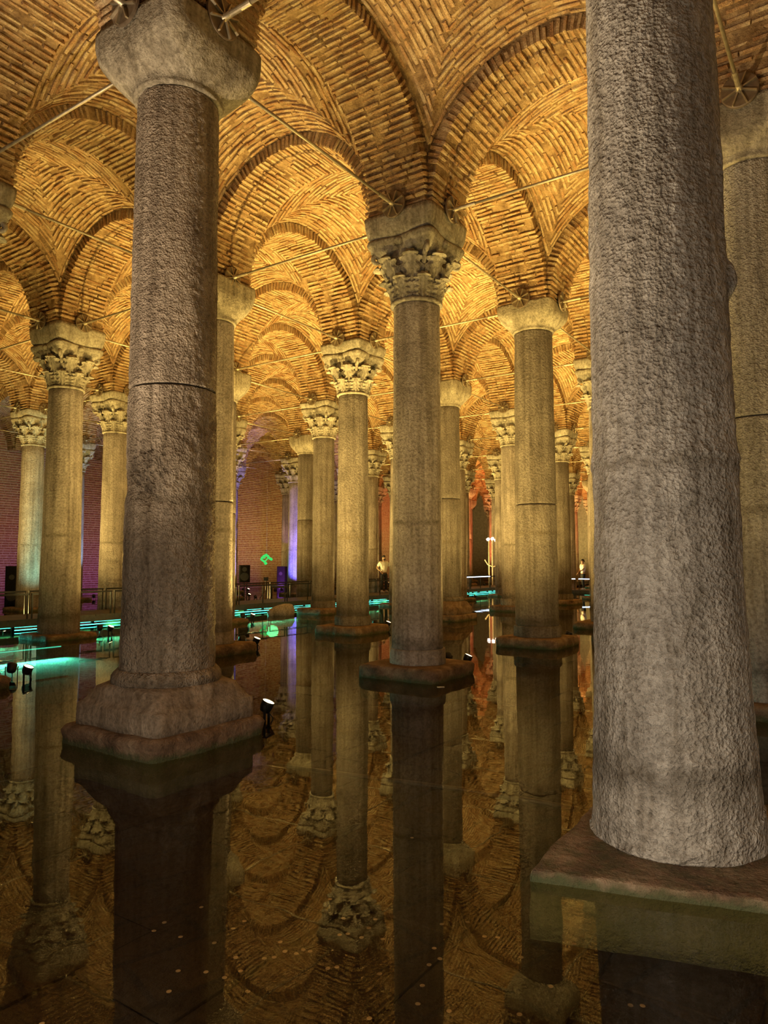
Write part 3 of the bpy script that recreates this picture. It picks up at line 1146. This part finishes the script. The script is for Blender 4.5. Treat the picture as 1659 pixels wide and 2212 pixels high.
t_ = mat_stone('stone_base', (0.22, 0.16, 0.11), (0.44, 0.35, 0.26), 0.5, 26, False)
M['baseA'] = t_

COLS = {}
for i in range(I0 + 1, I1):
    for j in range(J0 + 1, J1):
        p = G(i, j)
        if (i, j) == (-1, -1): continue          # the viewer stands there; nothing of it shows
        if math.hypot(p.x, p.y) < 11 or sees(i, j, 60) and p.y > 0:
            COLS[(i, j)] = column(i, j)

# ------------------------------------------------------------------ tie rods with ribbed anchor plates
ZR = ZS + .07
PR = .205
mb = MB()
mb.lathe([(PR - .01, -.02), (PR, -.012), (PR, .012), (PR - .012, .018), (.002, .020)], 40, False)
PLATE = mb.mesh('anchor_plate', False); PLATE.materials.append(M['plate'])
mb = MB()
mb.box((.118, 0, .034), (.078, .008, .016))
RIB = mb.mesh('rib'); RIB.materials.append(M['steel'])
mb = MB()
mb.lathe([(.045, .0), (.045, .05), (.034, .06), (.034, .12), (.002, .125)], 16, False)
HUB = mb.mesh('hub', True); HUB.materials.append(M['steel'])
ROD = {}
def tie_rod(a, b, d):
    pa, pb = G(*a, ZR), G(*b, ZR)
    mid = (pa + pb) / 2
    dist = math.hypot(mid.x, mid.y)
    rz = ROTZ + d * PI / 2
    t = empty('tie_rod', mid, rz)
    na, nb = short_of(a), short_of(b)
    if na and nb: tag(t, 'steel tie rod between the %s and the %s' % (na, nb), 'tie rod', 'tie rods')
    elif a == (-1, 0): tag(t, 'steel tie rod from the pitted front column towards the viewer', 'tie rod', 'tie rods')
    elif mid.y < 6: tag(t, 'steel tie rod over the viewer out of view', 'tie rod', 'tie rods out of view')
    elif na: tag(t, 'thin tie rod from the %s to a farther column on its %s' % (na, 'right' if d == 0 else 'left'), 'tie rod', 'tie rods')
    elif nb: tag(t, 'thin tie rod from the %s to a nearer column on its %s' % (nb, 'left' if d == 0 else 'right'), 'tie rod', 'tie rods')
    else: tag(t, 'thin steel tie rod among the distant vaults', 'tie rod', 'distant tie rods')
    x1 = S / 2 - .655
    if 'rod' not in ROD:
        mb = MB(); mb.tube([(-x1, 0, 0), (x1, 0, 0)], .021, 12); ROD['rod'] = mb.mesh('rod', True); ROD['rod'].materials.append(M['steel'])
        mb = MB(); mb.tube([(0, 0, 0), (.32, 0, 0)], .031, 12); ROD['sleeve'] = mb.mesh('sleeve', False); ROD['sleeve'].materials.append(M['steel'])
    link('rod', ROD['rod'], None, t)
    for s in (-1, 1):
        q = Matrix.Translation((s * (x1 - .005), 0, 0)) @ Matrix.Rotation(-s * PI / 2, 4, 'Y')
        pl = link('anchor_plate', PLATE, None, t, mtx=q)
        link('hub', HUB, None, pl)
        for k in range(8):
            link('rib', RIB, None, pl, rz=k * PI / 4 + PI / 8)
        link('sleeve', ROD['sleeve'], None, t, loc=(x1 - .40 if s > 0 else -x1 + .08, 0, 0))
for (i, j) in sorted(COLS):
    for d, nb in ((0, (i + 1, j)), (1, (i, j + 1))):
        if nb in COLS:
            if G(*nb).y > 58 or G(i, j).y < -4: continue
            tie_rod((i, j), nb, d)

# ------------------------------------------------------------------ uplights standing in the water behind every column
mb = MB()
mb.lathe([(.030, -.075), (.055, -.065), (.068, -.03), (.072, .03), (.074, .055), (.066, .055), (.066, .046)], 24, False)
mb.add([(.030 * math.cos(2 * PI * q / 24), .030 * math.sin(2 * PI * q / 24), -.075) for q in range(24)], [tuple(range(23, -1, -1))])
HOUS = mb.mesh('housing', True); HOUS.materials.append(M['black'])
mb = MB()
mb.add([(.066 * math.cos(2 * PI * q / 24), .066 * math.sin(2 * PI * q / 24), .047) for q in range(24)], [tuple(range(24))])
LENS = mb.mesh('lens'); LENS.materials.append(M['lens'])
mb = MB()
for s in (-1, 1):
    mb.box((0, s * .083, -.15), (.014, .005, .17))
mb.box((0, 0, -.325), (.03, .088, .006))
mb.tube([(0, 0, -.33), (0, 0, ZB - .14)], .016, 8)
BRK = mb.mesh('bracket'); BRK.materials.append(M['black'])
mb = MB()
mb.tube([(.02, 0, -.07), (.07, .0, -.13), (.05, .02, -.20), (.01, .03, -.26)], .007, 6)
CAB = mb.mesh('cable', True); CAB.materials.append(M['black'])
def spot_data(name, col, watt, deg, blend, rad=.05):
    ld = bpy.data.lights.new(name, 'SPOT')
    ld.color = col
    ld.energy = watt
    ld.spot_size = math.radians(deg)
    ld.spot_blend = blend
    ld.shadow_soft_size = rad
    return ld
UP = spot_data('uplight_beam', WARM, LAMP_W, 138, 1.0)
UP2 = spot_data('uplight_beam_far', WARM, LAMP_W * 1.9, 138, 1.0)
FACT = {(0, 0): .26, (0, -1): .15, (0, 1): .30, (0, 2): .28, (1, 2): .5, (2, 2): .7, (2, 3): .6, (1, 0): 1.3, (1, 1): 2.2, (2, 0): .9, (2, 1): .8, (1, -1): .6, (1, -2): .5}
_fc = {}
def fact_beam(base, f, name):
    k = (base.name, round(f, 2))
    if k not in _fc:
        d = base.copy(); d.energy = base.energy * f; _fc[k] = d
    return _fc[k]
UPN = spot_data('uplight_beam_neutral', NEUTRAL, LAMP_W * 0.50, 118, 1.0)

def uplight(pos, az, tilt, label, group, data=UP, lens=LENS, post=None):
    t = empty('floor_spotlight', pos, az)
    tag(t, label, 'spotlight', group)
    link('bracket', BRK if post is None else post, None, t)
    h = link('housing', HOUS, None, t, mtx=Matrix.Rotation(tilt, 4, 'Y'))
    link('lens', lens, None, h)
    link('cable', CAB, None, t)
    if data is None: return t
    l = bpy.data.objects.new('beam', data)
    COL.objects.link(l)
    l.parent = h
    l.location = (0, 0, .075)
    l.rotation_euler = (PI, 0, 0)
    return t

for (i, j), c in sorted(COLS.items()):
    p = G(i, j)
    if p.y > 66: continue
    near_out = i <= -1 or j <= -2 and i <= 0
    dat = UPN if near_out else UP
    short = short_of((i, j))
    far = p.y > 12
    for n, (du, dw, az, tl) in enumerate(((1.20, -.24, ROTZ - 1.1, .40), (1.16, .12, ROTZ + .9, .55))):
        q = p + U * du + W * dw + Vector((0, 0, .145))
        if p.y > 20: dat = (fact_beam(UP2, .12 if i <= 4 else .45, 'w') if j == 5 else fact_beam(UP2, .35, 'w') if (i, j) in ((7, 1), (7, 2), (7, 3), (2, 4)) else UP2) if n == (1 if j == 5 else 0) else None
        elif (i, j) in FACT: dat = fact_beam(UP, FACT[(i, j)], 'up')
        if near_out: dat = fact_beam(UPN, 3.5 if (i, j) == (-1, 0) else 1.2, 'n') if n == 0 else None
        if dat is None and not short: continue
        if short:
            lab = ('lit black floor spotlight standing behind the %s' if n == 0 else 'black floor spotlight turned away, behind the %s') % short
            uplight(q, az, tl, lab, 'floor spotlights', dat)
        else:
            uplight(q, az, tl, 'small black floor spotlight among the distant columns' if far else 'black floor spotlight beside the viewer out of view', 'distant floor spotlights' if far else 'floor spotlights out of view', dat)

# ------------------------------------------------------------------ walkways, railings, strip lights
def area(name, parent, loc, rot, sx, sy, col, watt):
    ld = bpy.data.lights.new(name, 'AREA')
    ld.shape = 'RECTANGLE'
    ld.size, ld.size_y = sx, sy
    ld.spread = math.radians(70)
    ld.color = col
    ld.energy = watt
    o = bpy.data.objects.new(name, ld)
    COL.objects.link(o)
    o.parent = parent
    o.location = loc
    o.rotation_euler = rot
    return o

def walkway(org, rz, length, width, zd, label, led, strips):
    """deck along local x from 0 to length, local y from 0 to width"""
    t = empty('walkway', org, rz)
    tag(t, label, 'walkway')
    n = int(length / 0.6)
    pm = MB(); pm.box((0, 0, 0), (.292, width / 2, .02))
    pme = pm.mesh('deck_plank'); pme.materials.append(M['deck'])
    for k in range(n):
        link('deck_plank', pme, None, t, loc=((k + .5) * length / n, width / 2, zd - .02))
    for y in (.03, width - .03):
        mb = MB(); mb.box((length / 2, y, zd - .11), (length / 2, .03, .07)); mb.build('edge_beam', M['deck'], t)
    k = 1.0
    while k < length:
        for y in (.12, width - .12):
            mb = MB(); mb.box((k, y, (zd - .04 + ZB) / 2), (.035, .035, (zd - .04 - ZB) / 2)); mb.build('support_post', M['black'], t)
        k += 2.4
    for (x0, x1, y, tilt, watt) in strips:
        mb = MB(); mb.box(((x0 + x1) / 2, y, zd - .26), ((x1 - x0) / 2, .006, .010)); mb.build('light_strip', led, t)
        area('strip_glow', t, ((x0 + x1) / 2, y, zd - .275), (tilt, 0, 0), x1 - x0, .03, CYAN, watt)
    return t

def railing(org, rz, length, zd, label, group, lit=False, h=.62):
    t = empty('railing', org, rz)
    tag(t, label, 'railing', group)
    mb = MB(); mb.box((length / 2, 0, zd + h), (length / 2, .022, .022)); mb.build('handrail', M['railglow'] if lit else M['black'], t)
    n = max(2, int(round(length / 1.15)) + 1)
    for k in range(n):
        x = .02 + (length - .04) * k / (n - 1)
        mb = MB(); mb.box((x, 0, zd + h / 2 + .001), (.018, .012, h / 2)); mb.build('post', M['black'], t)
    return t

M['railglow'] = mat_emit('rail_light', (0.6, 0.75, 1.0), 2.5)
JN, JF = 2.44, 2.80
WZ = .30
WWID = (JF - JN) * S
strips = []
for k in range(0, 9):
    x0 = S * (k + .04)
    strips.append((x0, x0 + S * .92, .05, math.radians(-60), 420))
    strips.append((x0, x0 + S * .92, WWID - .05, math.radians(44), 330))
walkway(G(0, JN), ROTZ, S * 12, WWID, WZ, 'dark metal walkway crossing behind the left columns, lit cyan underneath', M['led'], strips)
pl = 2.32
names = ['first', 'second', 'third', 'fourth', 'fifth', 'sixth', 'seventh', 'eighth', 'ninth', 'tenth', 'eleventh', 'twelfth', 'thirteenth', 'fourteenth']
for k in range(14):
    x = .6 + k * 2.4
    railing(G(x / S, JN + .01), ROTZ, pl, WZ, 'black railing panel on the near edge of the walkway, %s from the left' % names[k], 'railing panels', k in (11, 12))
    railing(G(x / S + .18, JF - .01), ROTZ, pl, WZ, 'black railing panel on the far edge of the walkway, %s from the left' % names[k], 'railing panels')
# the crossing walkway further back
walkway(G(7.55, -3.4), ROTZ + PI / 2, S * 5.8, 1.6, .15, 'low far walkway crossing behind the right columns', M['led'],
        [(S * (k + .05), S * (k + .95), 1.57, math.radians(40), 250) for k in range(1, 5)])
for k in range(4):
    railing(G(7.23, .1 + k * .52), ROTZ + PI / 2, 2.3, .15, 'railing panel of the far crossing walkway, %s from the right' % names[k], 'far railing panels', k in (2, 3))
# the platform under the viewer
vp = empty('walkway', G(-1.55, -1.85), ROTZ)
tag(vp, 'viewing platform under the viewer out of view', 'walkway')
mb = MB(); mb.box((1.3, 3.6, .27), (1.3, 3.6, .03)); mb.build('deck', M['deck'], vp)
for x, y in ((.1, .1), (2.5, .1), (.1, 7.1), (2.5, 7.1)):
    mb = MB(); mb.box((x, y, -.03), (.035, .035, .27)); mb.build('support_post', M['black'], vp)

rl = railing(G(-.965, -1.85), ROTZ + PI / 2, 7.2, .30, 'railing with an added light strip in front of the viewer out of view', 'railing panels out of view')
mb = MB(); mb.box((3.6, -.024, .88), (3.5, .004, .012)); mb.build('light_strip', mat_emit('rail_strip', RAILW, 3), rl)
a_ = area('rail_glow', rl, (3.6, -.035, .88), (math.radians(80), 0, PI), 7.0, .03, RAILW, RAIL_W)
a_.data.spread = math.radians(150)

# ------------------------------------------------------------------ coloured stage spotlights
def lens_mesh(c, s):
    me = LENS.copy(); me.materials.clear(); me.materials.append(mat_emit('stage_lens', c, s)); return me
def aim_spot(pos, target, col, watt, deg, label, group=None):
    d = (Vector(target) - Vector(pos))
    az = math.atan2(d.y, d.x)
    tilt = math.atan2(math.hypot(d.x, d.y), d.z)
    return uplight(pos, az, tilt, label, group, spot_data('stage_beam', col, watt, deg, .6), lens_mesh(col, 6))
BLUE, VIO, RED, TEAL = (.12, .12, 1.0), (.50, .12, .9), (1.0, .16, .06), (.30, 1.0, .80)
aim_spot(G(4.72, 3.62, .15), G(5, 4, 2.5), BLUE, 2600, 60, 'blue stage spotlight aimed at the blue lit column')
aim_spot(G(4.0, 3.62, .15), G(4, 4, 3.2), BLUE, 1500, 60, 'blue stage spotlight aimed at the violet left column')
aim_spot(G(5.45, 4.6, .15), G(5.9, 5.9, 3), VIO, 330, 110, 'violet stage spotlight washing the far brick wall')
aim_spot(G(2.9, 5.1, .15), G(3.4, 6, 3.0), VIO, 200, 120, 'violet stage spotlight washing the dark left wall')
aim_spot(G(4.0, 5.2, .15), G(4.2, 6, 3.0), VIO, 170, 120, 'violet stage spotlight low before the left wall')
aim_spot(G(1.9, 3.35, .15), G(2, 4, 3.4), TEAL, 450, 70, 'teal stage spotlight aimed at the cyan lit column')
aim_spot(G(3.0, 4.5, .15), G(3, 5, 4.5), (.35, .55, 1.0), 900, 60, 'pale blue stage spotlight aimed at the wall column')
for n_, (a, b) in enumerate(((8.4, 3.4), (9.4, 4.3), (9.4, 2.4), (10.4, 3.5), (10.2, 1.5), (11.5, 2.5))):
    aim_spot(G(a, b, .15), G(a + .3, b + .3, 7), RED, 1500, 130, 'red stage spotlight under the distant vaults', 'red stage spotlights')

M['ledbar'] = mat_emit('bar_strip', CYAN, 1.0)
def light_bar(i, j, length, watt, label):
    t = empty('underwater_light_bar', G(i, j, -.10), ROTZ)
    tag(t, label, 'light bar')
    mb = MB(); mb.box((0, .02, 0), (length / 2, .02, .02)); mb.build('housing', M['black'], t)
    mb = MB(); mb.box((0, -.003, 0), (length / 2 - .02, .003, .012)); mb.build('light_strip', M['ledbar'], t)
    a = area('bar_glow', t, (0, -.012, 0), (math.radians(-58), 0, 0), length - .1, .03, CYAN, watt)
    a.data.spread = math.radians(62)
light_bar(.62, 1.84, 2.9, 380, 'cyan underwater light bar along the slab of the left carved column')
light_bar(-.12, 1.84, 2.6, 380, 'cyan underwater light bar at the left edge of the view')

# ------------------------------------------------------------------ stage gear
def world_at(px, Y, z=0.0):
    """a place at depth Y under picture column px"""
    return Vector(((px - 829.5) / F_PX * (Y * math.cos(PITCH) + (z - EYE) * math.sin(PITCH)), Y, z))

M['cabinet'] = mat_plain('cabinet_black', (.012, .011, .011), .8, 0, .1)
M['cone'] = mat_plain('speaker_cone', (.03, .03, .032), .6)

def speaker(pos, rz, w, d, h, label):
    t = empty('loudspeaker', pos, rz)
    tag(t, label, 'loudspeaker', 'black loudspeakers')
    mb = MB(); mb.loft([ring_sq(1, 12, z, 32) for z in (0, .02, h - .02, h)])
    mb.v = [(x * w / 2 * (.97 if z in (0, h) else 1), y * d / 2 * (.97 if z in (0, h) else 1), z) for x, y, z in mb.v]
    mb.build('cabinet', M['cabinet'], t)
    for z, r in ((h * .34, w * .36), (h * .76, w * .2)):
        mb = MB(); mb.tube([(0, -d / 2 - .012, z), (0, -d / 2 + .01, z)], [r, r * 1.05], 24); mb.build('driver', M['cone'], t)
    return t

def tripod(name, pos, rz, h, label, cat, spread=.45, leg_z=.55):
    t = empty(name, pos, rz)
    tag(t, label, cat)
    mb = MB(); mb.tube([(0, 0, .12), (0, 0, h)], .02, 8); mb.build('pole', M['black'], t)
    for k in range(3):
        a = k * 2 * PI / 3 + .5
        mb = MB(); mb.tube([(0, 0, leg_z), (spread * math.cos(a), spread * math.sin(a), 0)], .014, 6); mb.build('leg', M['black'], t)
    return t

p = world_at(527, 32, -.02)
tripod('speaker_stand', Vector((p.x, p.y, ZB)), .3, .82 - ZB, 'black tripod stand carrying the loudspeaker before the brick wall', 'stand')
speaker(Vector((p.x, p.y, .82)), .25, .48, .45, .76, 'black loudspeaker on a stand left of the green ornament')
p = world_at(26, 29.6)
speaker(Vector((p.x, p.y, ZB)), .3, .50, .5, 1.85, 'tall black loudspeaker standing behind the cyan lit column')
p = world_at(609, 43)
speaker(Vector((p.x, p.y, ZB)), -.2, .5, .5, 1.75, 'black loudspeaker partly hidden by the mauve lit column')
p = world_at(574, 34)
tr = tripod('tripod', Vector((p.x, p.y, ZB)), .2, 1.18, 'black tripod with a small box head below the green ornament', 'tripod', .55, .72)
mb = MB(); mb.box((0, 0, 1.22), (.11, .05, .08)); mb.build('box_head', M['black'], tr)
p = world_at(606, 35)
t = tag(empty('bench', Vector((p.x, p.y, ZB)), .3), 'low dark bench beside the tripod beyond the walkway', 'bench')
mb = MB(); mb.box((0, 0, .82), (.5, .2, .05)); mb.build('seat', M['deck'], t)
for x in (-.44, .44):
    for y in (-.15, .15):
        mb = MB(); mb.box((x, y, .385), (.025, .025, .385)); mb.build('leg', M['black'], t)

# green ornament on its wire
p = G(4.83, 4.27, 1.86)
t = tag(empty('hanging_ornament', p, .2), 'glowing green blob-shaped ornament hanging on a thin wire', 'ornament')
M['green'] = mat_emit('green_glow', (.05, .62, .12), .75)
mb = MB()
mb.tube([(-.27, 0, -.04), (-.22, .02, .06), (-.10, .03, .17), (0, .02, .22), (.08, 0, .15), (.17, -.02, .05), (.26, -.03, .0), (.30, -.03, -.06)], [.05, .065, .07, .075, .07, .06, .075, .05], 12)
mb.tube([(-.25, 0, -.03), (-.14, -.02, -.09), (-.06, -.02, -.16), (-.01, -.02, -.25), (.0, -.02, -.28)], [.05, .055, .06, .085, .05], 12)
mb.tube([(-.13, .05, .02), (-.02, .05, .10)], [.022, .022], 8)
mb.tube([(-.05, -.04, -.10), (.06, -.04, .02), (.12, -.02, .08)], [.035, .03, .03], 8)
mb.build('ornament_body', M['green'], t, True)
mb = MB(); mb.tube([(.02, 0, .27), (.02, 0, 8.86 - 1.86)], .006, 6); mb.build('wire', M['steel'], t)
ld = bpy.data.lights.new('ornament_glow', 'POINT'); ld.color = (.1, 1, .3); ld.energy = 6; ld.shadow_soft_size = .3
o = bpy.data.objects.new('ornament_glow', ld); COL.objects.link(o); o.parent = t; o.location = (.35, -.4, 0)

# lamp mast in the far right
p = world_at(1061, 45)
t = tag(empty('lamp_mast', Vector((p.x, p.y, ZB)), .2), 'slender twin-pole lamp mast with lit heads in the distance', 'lamp mast')
M['mast'] = mat_plain('mast_metal', (.75, .6, .48), .4, .1)
M['mastlens'] = mat_emit('mast_lens', (1, .72, .55), 5)
for x in (-.12, .1):
    mb = MB(); mb.tube([(x, 0, 0), (x, 0, 3.4)], .03, 8); mb.build('pole', M['mast'], t)
for x, z in ((-.26, 3.40), (.02, 3.44), (.25, 3.36)):
    mb = MB(); mb.tube([(x, 0, z - .03), (x + .1, -.05, z + .03), (x + .15, -.08, z + .05)], [.07, .09, .06], 8); mb.build('lamp_head', M['mastlens'], t)
mb = MB(); mb.tube([(-.4, 0, 2.15), (-.2, 0, 1.85), (.1, 0, 1.72), (.4, 0, 1.78)], .03, 6); mb.build('branch', M['mast'], t)

# fallen drum fragment in the water
rng = []
for k in range(13):
    f = k / 12
    r = .31 * (math.sin(PI * min(1, max(.04, f * .98 + .02))) ** .28) * (1.0 - .35 * (1 - f) ** 2)
    rng.append([Vector((-.45 + .9 * f, r * math.cos(a) * .95, r * math.sin(a) * .9)) for a in [2 * PI * q / 28 for q in range(28)]])
mb = MB(); mb.loft(rough(rng, .06, 2.2, 9, .025))
p = world_at(608, 23.6)
st = mb.build('fallen_stone', M['stone'], None, True, loc=Vector((p.x, p.y, .10)), rz=.28)
st.rotation_euler = (0, math.radians(-9), .28)
tag(st, 'broken stone drum fragment lying in the water before the walkway', 'stone')

# cable on the bed, coins, a scrap of paper
pa = [floor_point(x, y, ZB + .02) for x, y in ((590, 1652), (800, 1680), (1000, 1706), (1150, 1730), (1250, 1748))]
mb = MB(); mb.tube(pa, .022, 8)
tag(mb.build('submerged_cable', M['black'], None, True), 'dark cable lying on the bed under the water in the foreground', 'cable')
mb = MB(); mb.lathe([(.011, 0), (.0125, .0006), (.0125, .0016), (.011, .002)], 16)
cme = mb.mesh('coin'); cme.materials.append(M['coin'])
R5 = random.Random(21)
spots = [(390, 2024), (463, 2037), (355, 1993), (528, 1990), (605, 2035), (655, 2052), (742, 1984), (797, 2005), (820, 2104), (1075, 2025), (1047, 2023), (1362, 2172), (1388, 2173), (1190, 2131), (520, 2098), (485, 2112), (365, 2142), (90, 2212), (445, 2100), (640, 2060), (890, 1810), (435, 1960), (1010, 1992), (1395, 2030), (592, 2068), (670, 2055)]
while len(spots) < 52:
    x, y = R5.gauss(700, 260), R5.gauss(2070, 75)
    if 60 < x < 1250 and 1900 < y < 2205: spots.append((x, y))
for x, y in spots:
    p = floor_point(x, y, ZB + .022)
    o = link('coin', cme, None, None, loc=p)
    o.rotation_euler = (R5.uniform(-.05, .05), R5.uniform(-.05, .05), R5.uniform(0, 6))
    tag(o, 'small coin lying on the dark bed under the foreground water', 'coin', 'coins under the water')
mb = MB(); mb.box((0, 0, 0), (.05, .022, .002)); M['paper'] = mat_plain('paper', (.6, .58, .52), .8)
o = mb.build('paper_scrap', M['paper'], None, loc=floor_point(952, 1484, .004), rz=.1)
tag(o, 'tiny white paper scrap floating beside the centre column slab', 'paper')

# ------------------------------------------------------------------ people
def skin_mesh(name, nodes, edges, mat, parent, sub=2):
    """nodes: name -> (x, y, z, rx[, ry])"""
    keys = list(nodes)
    me = bpy.data.meshes.new(name)
    me.from_pydata([nodes[k][:3] for k in keys], [(keys.index(a), keys.index(b)) for a, b in edges], [])
    o = link(name, me, mat, parent)
    sk = o.modifiers.new('skin', 'SKIN')
    sk.use_smooth_shade = True
    for k, v in zip(keys, me.skin_vertices[0].data):
        n = nodes[k]
        v.radius = (n[3], n[4] if len(n) > 4 else n[3])
        v.use_root = (k == keys[0])
    s2 = o.modifiers.new('sub', 'SUBSURF'); s2.levels = s2.render_levels = sub
    return o

def person(pos, rz, label, arms, legs, shirt, trousers, skin, hair, beard):
    t = empty('person', pos, rz)
    tag(t, label, 'person', 'people on the walkways')
    N, E = {}, []
    def ch(*names):
        for a, b in zip(names[:-1], names[1:]): E.append((a, b))
    N['pelvis'] = (0, 0, .93, .12, .10); N['spine'] = (0, 0, 1.12, .115, .09); N['chest'] = (0, 0, 1.32, .13, .10)
    N['neck'] = (0, 0, 1.45, .05); N['headb'] = (0, .015, 1.53, .068, .075); N['headm'] = (0, .02, 1.60, .075, .088); N['headt'] = (0, .01, 1.67, .055, .065)
    N['nose'] = (0, .115, 1.585, .012); ch('pelvis', 'spine', 'chest', 'neck', 'headb', 'headm', 'headt'); ch('headm', 'nose')
    for s in (-1, 1):
        n = 'LR'[s > 0]
        N['ear' + n] = (s * .085, .01, 1.59, .014); ch('headm', 'ear' + n)
        el, wr, fd = arms[s]
        N['sh' + n] = (s * .175, 0, 1.385, .055); N['el' + n] = (*el, .040); N['wr' + n] = (*wr, .026)
        fd = Vector(fd).normalized()
        w = Vector(wr)
        pm = w + fd * .06
        N['pm' + n] = (*pm, .030, .018)
        ch('chest', 'sh' + n, 'el' + n, 'wr' + n, 'pm' + n)
        side = Vector((0, 1, 0)).cross(fd)
        side = side.normalized() if side.length > .1 else Vector((1, 0, 0))
        for q, (o_, L) in enumerate(((-.027, .065), (-.009, .078), (.009, .074), (.027, .058))):
            a = pm + fd * .025 + side * o_
            b = a + fd * L * .55 + Vector((0, .008, 0)); c = b + fd * L * .4 + Vector((0, .012, 0))
            N['f%d%s' % (q, n)] = (*a, .009); N['g%d%s' % (q, n)] = (*b, .0085); N['h%d%s' % (q, n)] = (*c, .007)
            ch('pm' + n, 'f%d%s' % (q, n), 'g%d%s' % (q, n), 'h%d%s' % (q, n))
        a = w + fd * .03 + side * .035 + Vector((0, .01, 0)); b = a + fd * .035 + side * .02
        N['t0' + n] = (*a, .011); N['t1' + n] = (*b, .009); ch('wr' + n, 't0' + n, 't1' + n)
        kn, an = legs[s]
        N['hp' + n] = (s * .095, 0, .88, .085); N['kn' + n] = (*kn, .056); N['an' + n] = (*an, .038); N['to' + n] = (an[0] + s * .02, an[1] + .14, .035, .035, .03)
        ch('pelvis', 'hp' + n, 'kn' + n, 'an' + n, 'to' + n)
    skin_mesh('body', N, E, skin, t)
    # shirt
    P, Q = {}, []
    P['a'] = (0, 0, 1.10, .145, .115); P['b'] = (0, 0, .93, .155, .13); P['c'] = (0, 0, 1.30, .155, .125); P['d'] = (0, 0, 1.43, .075, .07)
    Q += [('b', 'a'), ('a', 'c'), ('c', 'd')]
    for s in (-1, 1):
        n = 'LR'[s > 0]
        el = Vector(arms[s][0]); shp = Vector((s * .18, 0, 1.385)); md = shp.lerp(el, .72)
        P['s' + n] = (*shp, .078); P['e' + n] = (*md, .072)
        Q += [('c', 's' + n), ('s' + n, 'e' + n)]
    skin_mesh('shirt', P, Q, shirt, t)
    P, Q = {}, []
    P['w'] = (0, 0, .93, .135, .115)
    for s in (-1, 1):
        n = 'LR'[s > 0]
        kn, an = legs[s]
        P['h' + n] = (s * .095, 0, .84, .098); P['k' + n] = (*kn, .076); P['f' + n] = (an[0], an[1], .10, .062)
        Q += [('w', 'h' + n), ('h' + n, 'k' + n), ('k' + n, 'f' + n)]
    skin_mesh('trousers', P, Q, trousers, t)
    for s in (-1, 1):
        an = legs[s][1]
        mb = MB(); mb.loft([[Vector((an[0] + s * .012 + .045 * math.cos(a) * k, an[1] + .05 + .14 * math.sin(a) * k, z)) for a in [2 * PI * q / 16 for q in range(16)]] for z, k in ((0, 1), (.035, 1.02), (.07, .8), (.09, .5))])
        mb.build('shoe', M['shoe'], t, True)
        mb = MB(); mb.tube([(s * .03, .098, 1.612), (s * .03, .106, 1.612)], [.012, .006], 8); mb.build('eye', M['black'], t)
    mb = MB()
    mb.loft([[Vector((k * .086 * math.cos(a), .004 + k * .102 * math.sin(a) - (.045 if z < 1.59 else .03 if z < 1.62 else .008), z)) for a in [2 * PI * q / 20 for q in range(20)]] for z, k in ((1.57, .80), (1.60, .88), (1.645, .93), (1.685, .88), (1.715, .66), (1.73, .3))])
    mb.build('hair', hair, t, True)
    if beard:
        mb = MB()
        mb.loft([[Vector((k * .066 * math.cos(a), .045 + k * .062 * math.sin(a), z)) for a in [2 * PI * q / 16 for q in range(16)]] for z, k in ((1.475, .5), (1.50, .9), (1.54, 1.02), (1.565, .9))])
        mb.build('beard', hair, t, True)
    mb = MB(); mb.box((0, .104, 1.545), (.022, .006, .004)); mb.build('mouth', M['lip'], t)
    return t

M['skin'] = mat_plain('skin', (.32, .19, .12), .5)
M['lip'] = mat_plain('lip', (.25, .10, .08), .5)
M['tee'] = mat_plain('white_cotton', (.72, .70, .64), .8, 0, .2, .06)
M['shirt'] = mat_plain('pale_shirt', (.70, .62, .58), .8, 0, .2, .08)
M['trouser'] = mat_plain('black_cloth', (.012, .012, .014), .85)
M['shoe'] = mat_plain('trainer', (.30, .29, .28), .7)
M['hair'] = mat_plain('dark_hair', (.012, .009, .008), .7)
p = world_at(829, 33.85)
person(Vector((p.x, p.y, WZ + .006)), PI + .45, 'bearded man in a white t-shirt and black trousers, hands at his hips',
       {-1: ((-.33, -.06, 1.13), (-.20, .09, .98), (.5, .2, -.8)), 1: ((.33, -.06, 1.13), (.20, .09, .98), (-.5, .2, -.8))},
       {-1: ((-.11, .03, .48), (-.12, 0, .08)), 1: ((.11, .05, .48), (.13, .04, .08))}, M['tee'], M['trouser'], M['skin'], M['hair'], True)
p = world_at(1260, 41.0)
person(Vector((p.x, p.y, .15)), PI / 2 + .25, 'person in a pale shirt and dark trousers reaching forward on the far walkway',
       {-1: ((-.22, .10, 1.14), (-.15, .30, 1.02), (0, .8, -.4)), 1: ((.24, .02, 1.12), (.2, .20, .95), (0, .6, -.8))},
       {-1: ((-.10, .06, .48), (-.10, 0, .08)), 1: ((.10, .0, .48), (.10, -.10, .08))}, M['shirt'], M['trouser'], M['skin'], M['hair'], False)

# ------------------------------------------------------------------ turn the whole place so the column lines follow the world axes (keeps ray tracing quick)
bpy.context.view_layer.update()
TURN = Matrix.Rotation(-ROTZ, 4, 'Z')
for o in list(sc.objects):
    if o.parent is None:
        o.matrix_world = TURN @ o.matrix_world
for m_ in bpy.data.materials:
    m_.cycles.emission_sampling = 'NONE'       # the lamps' own beams do the lighting
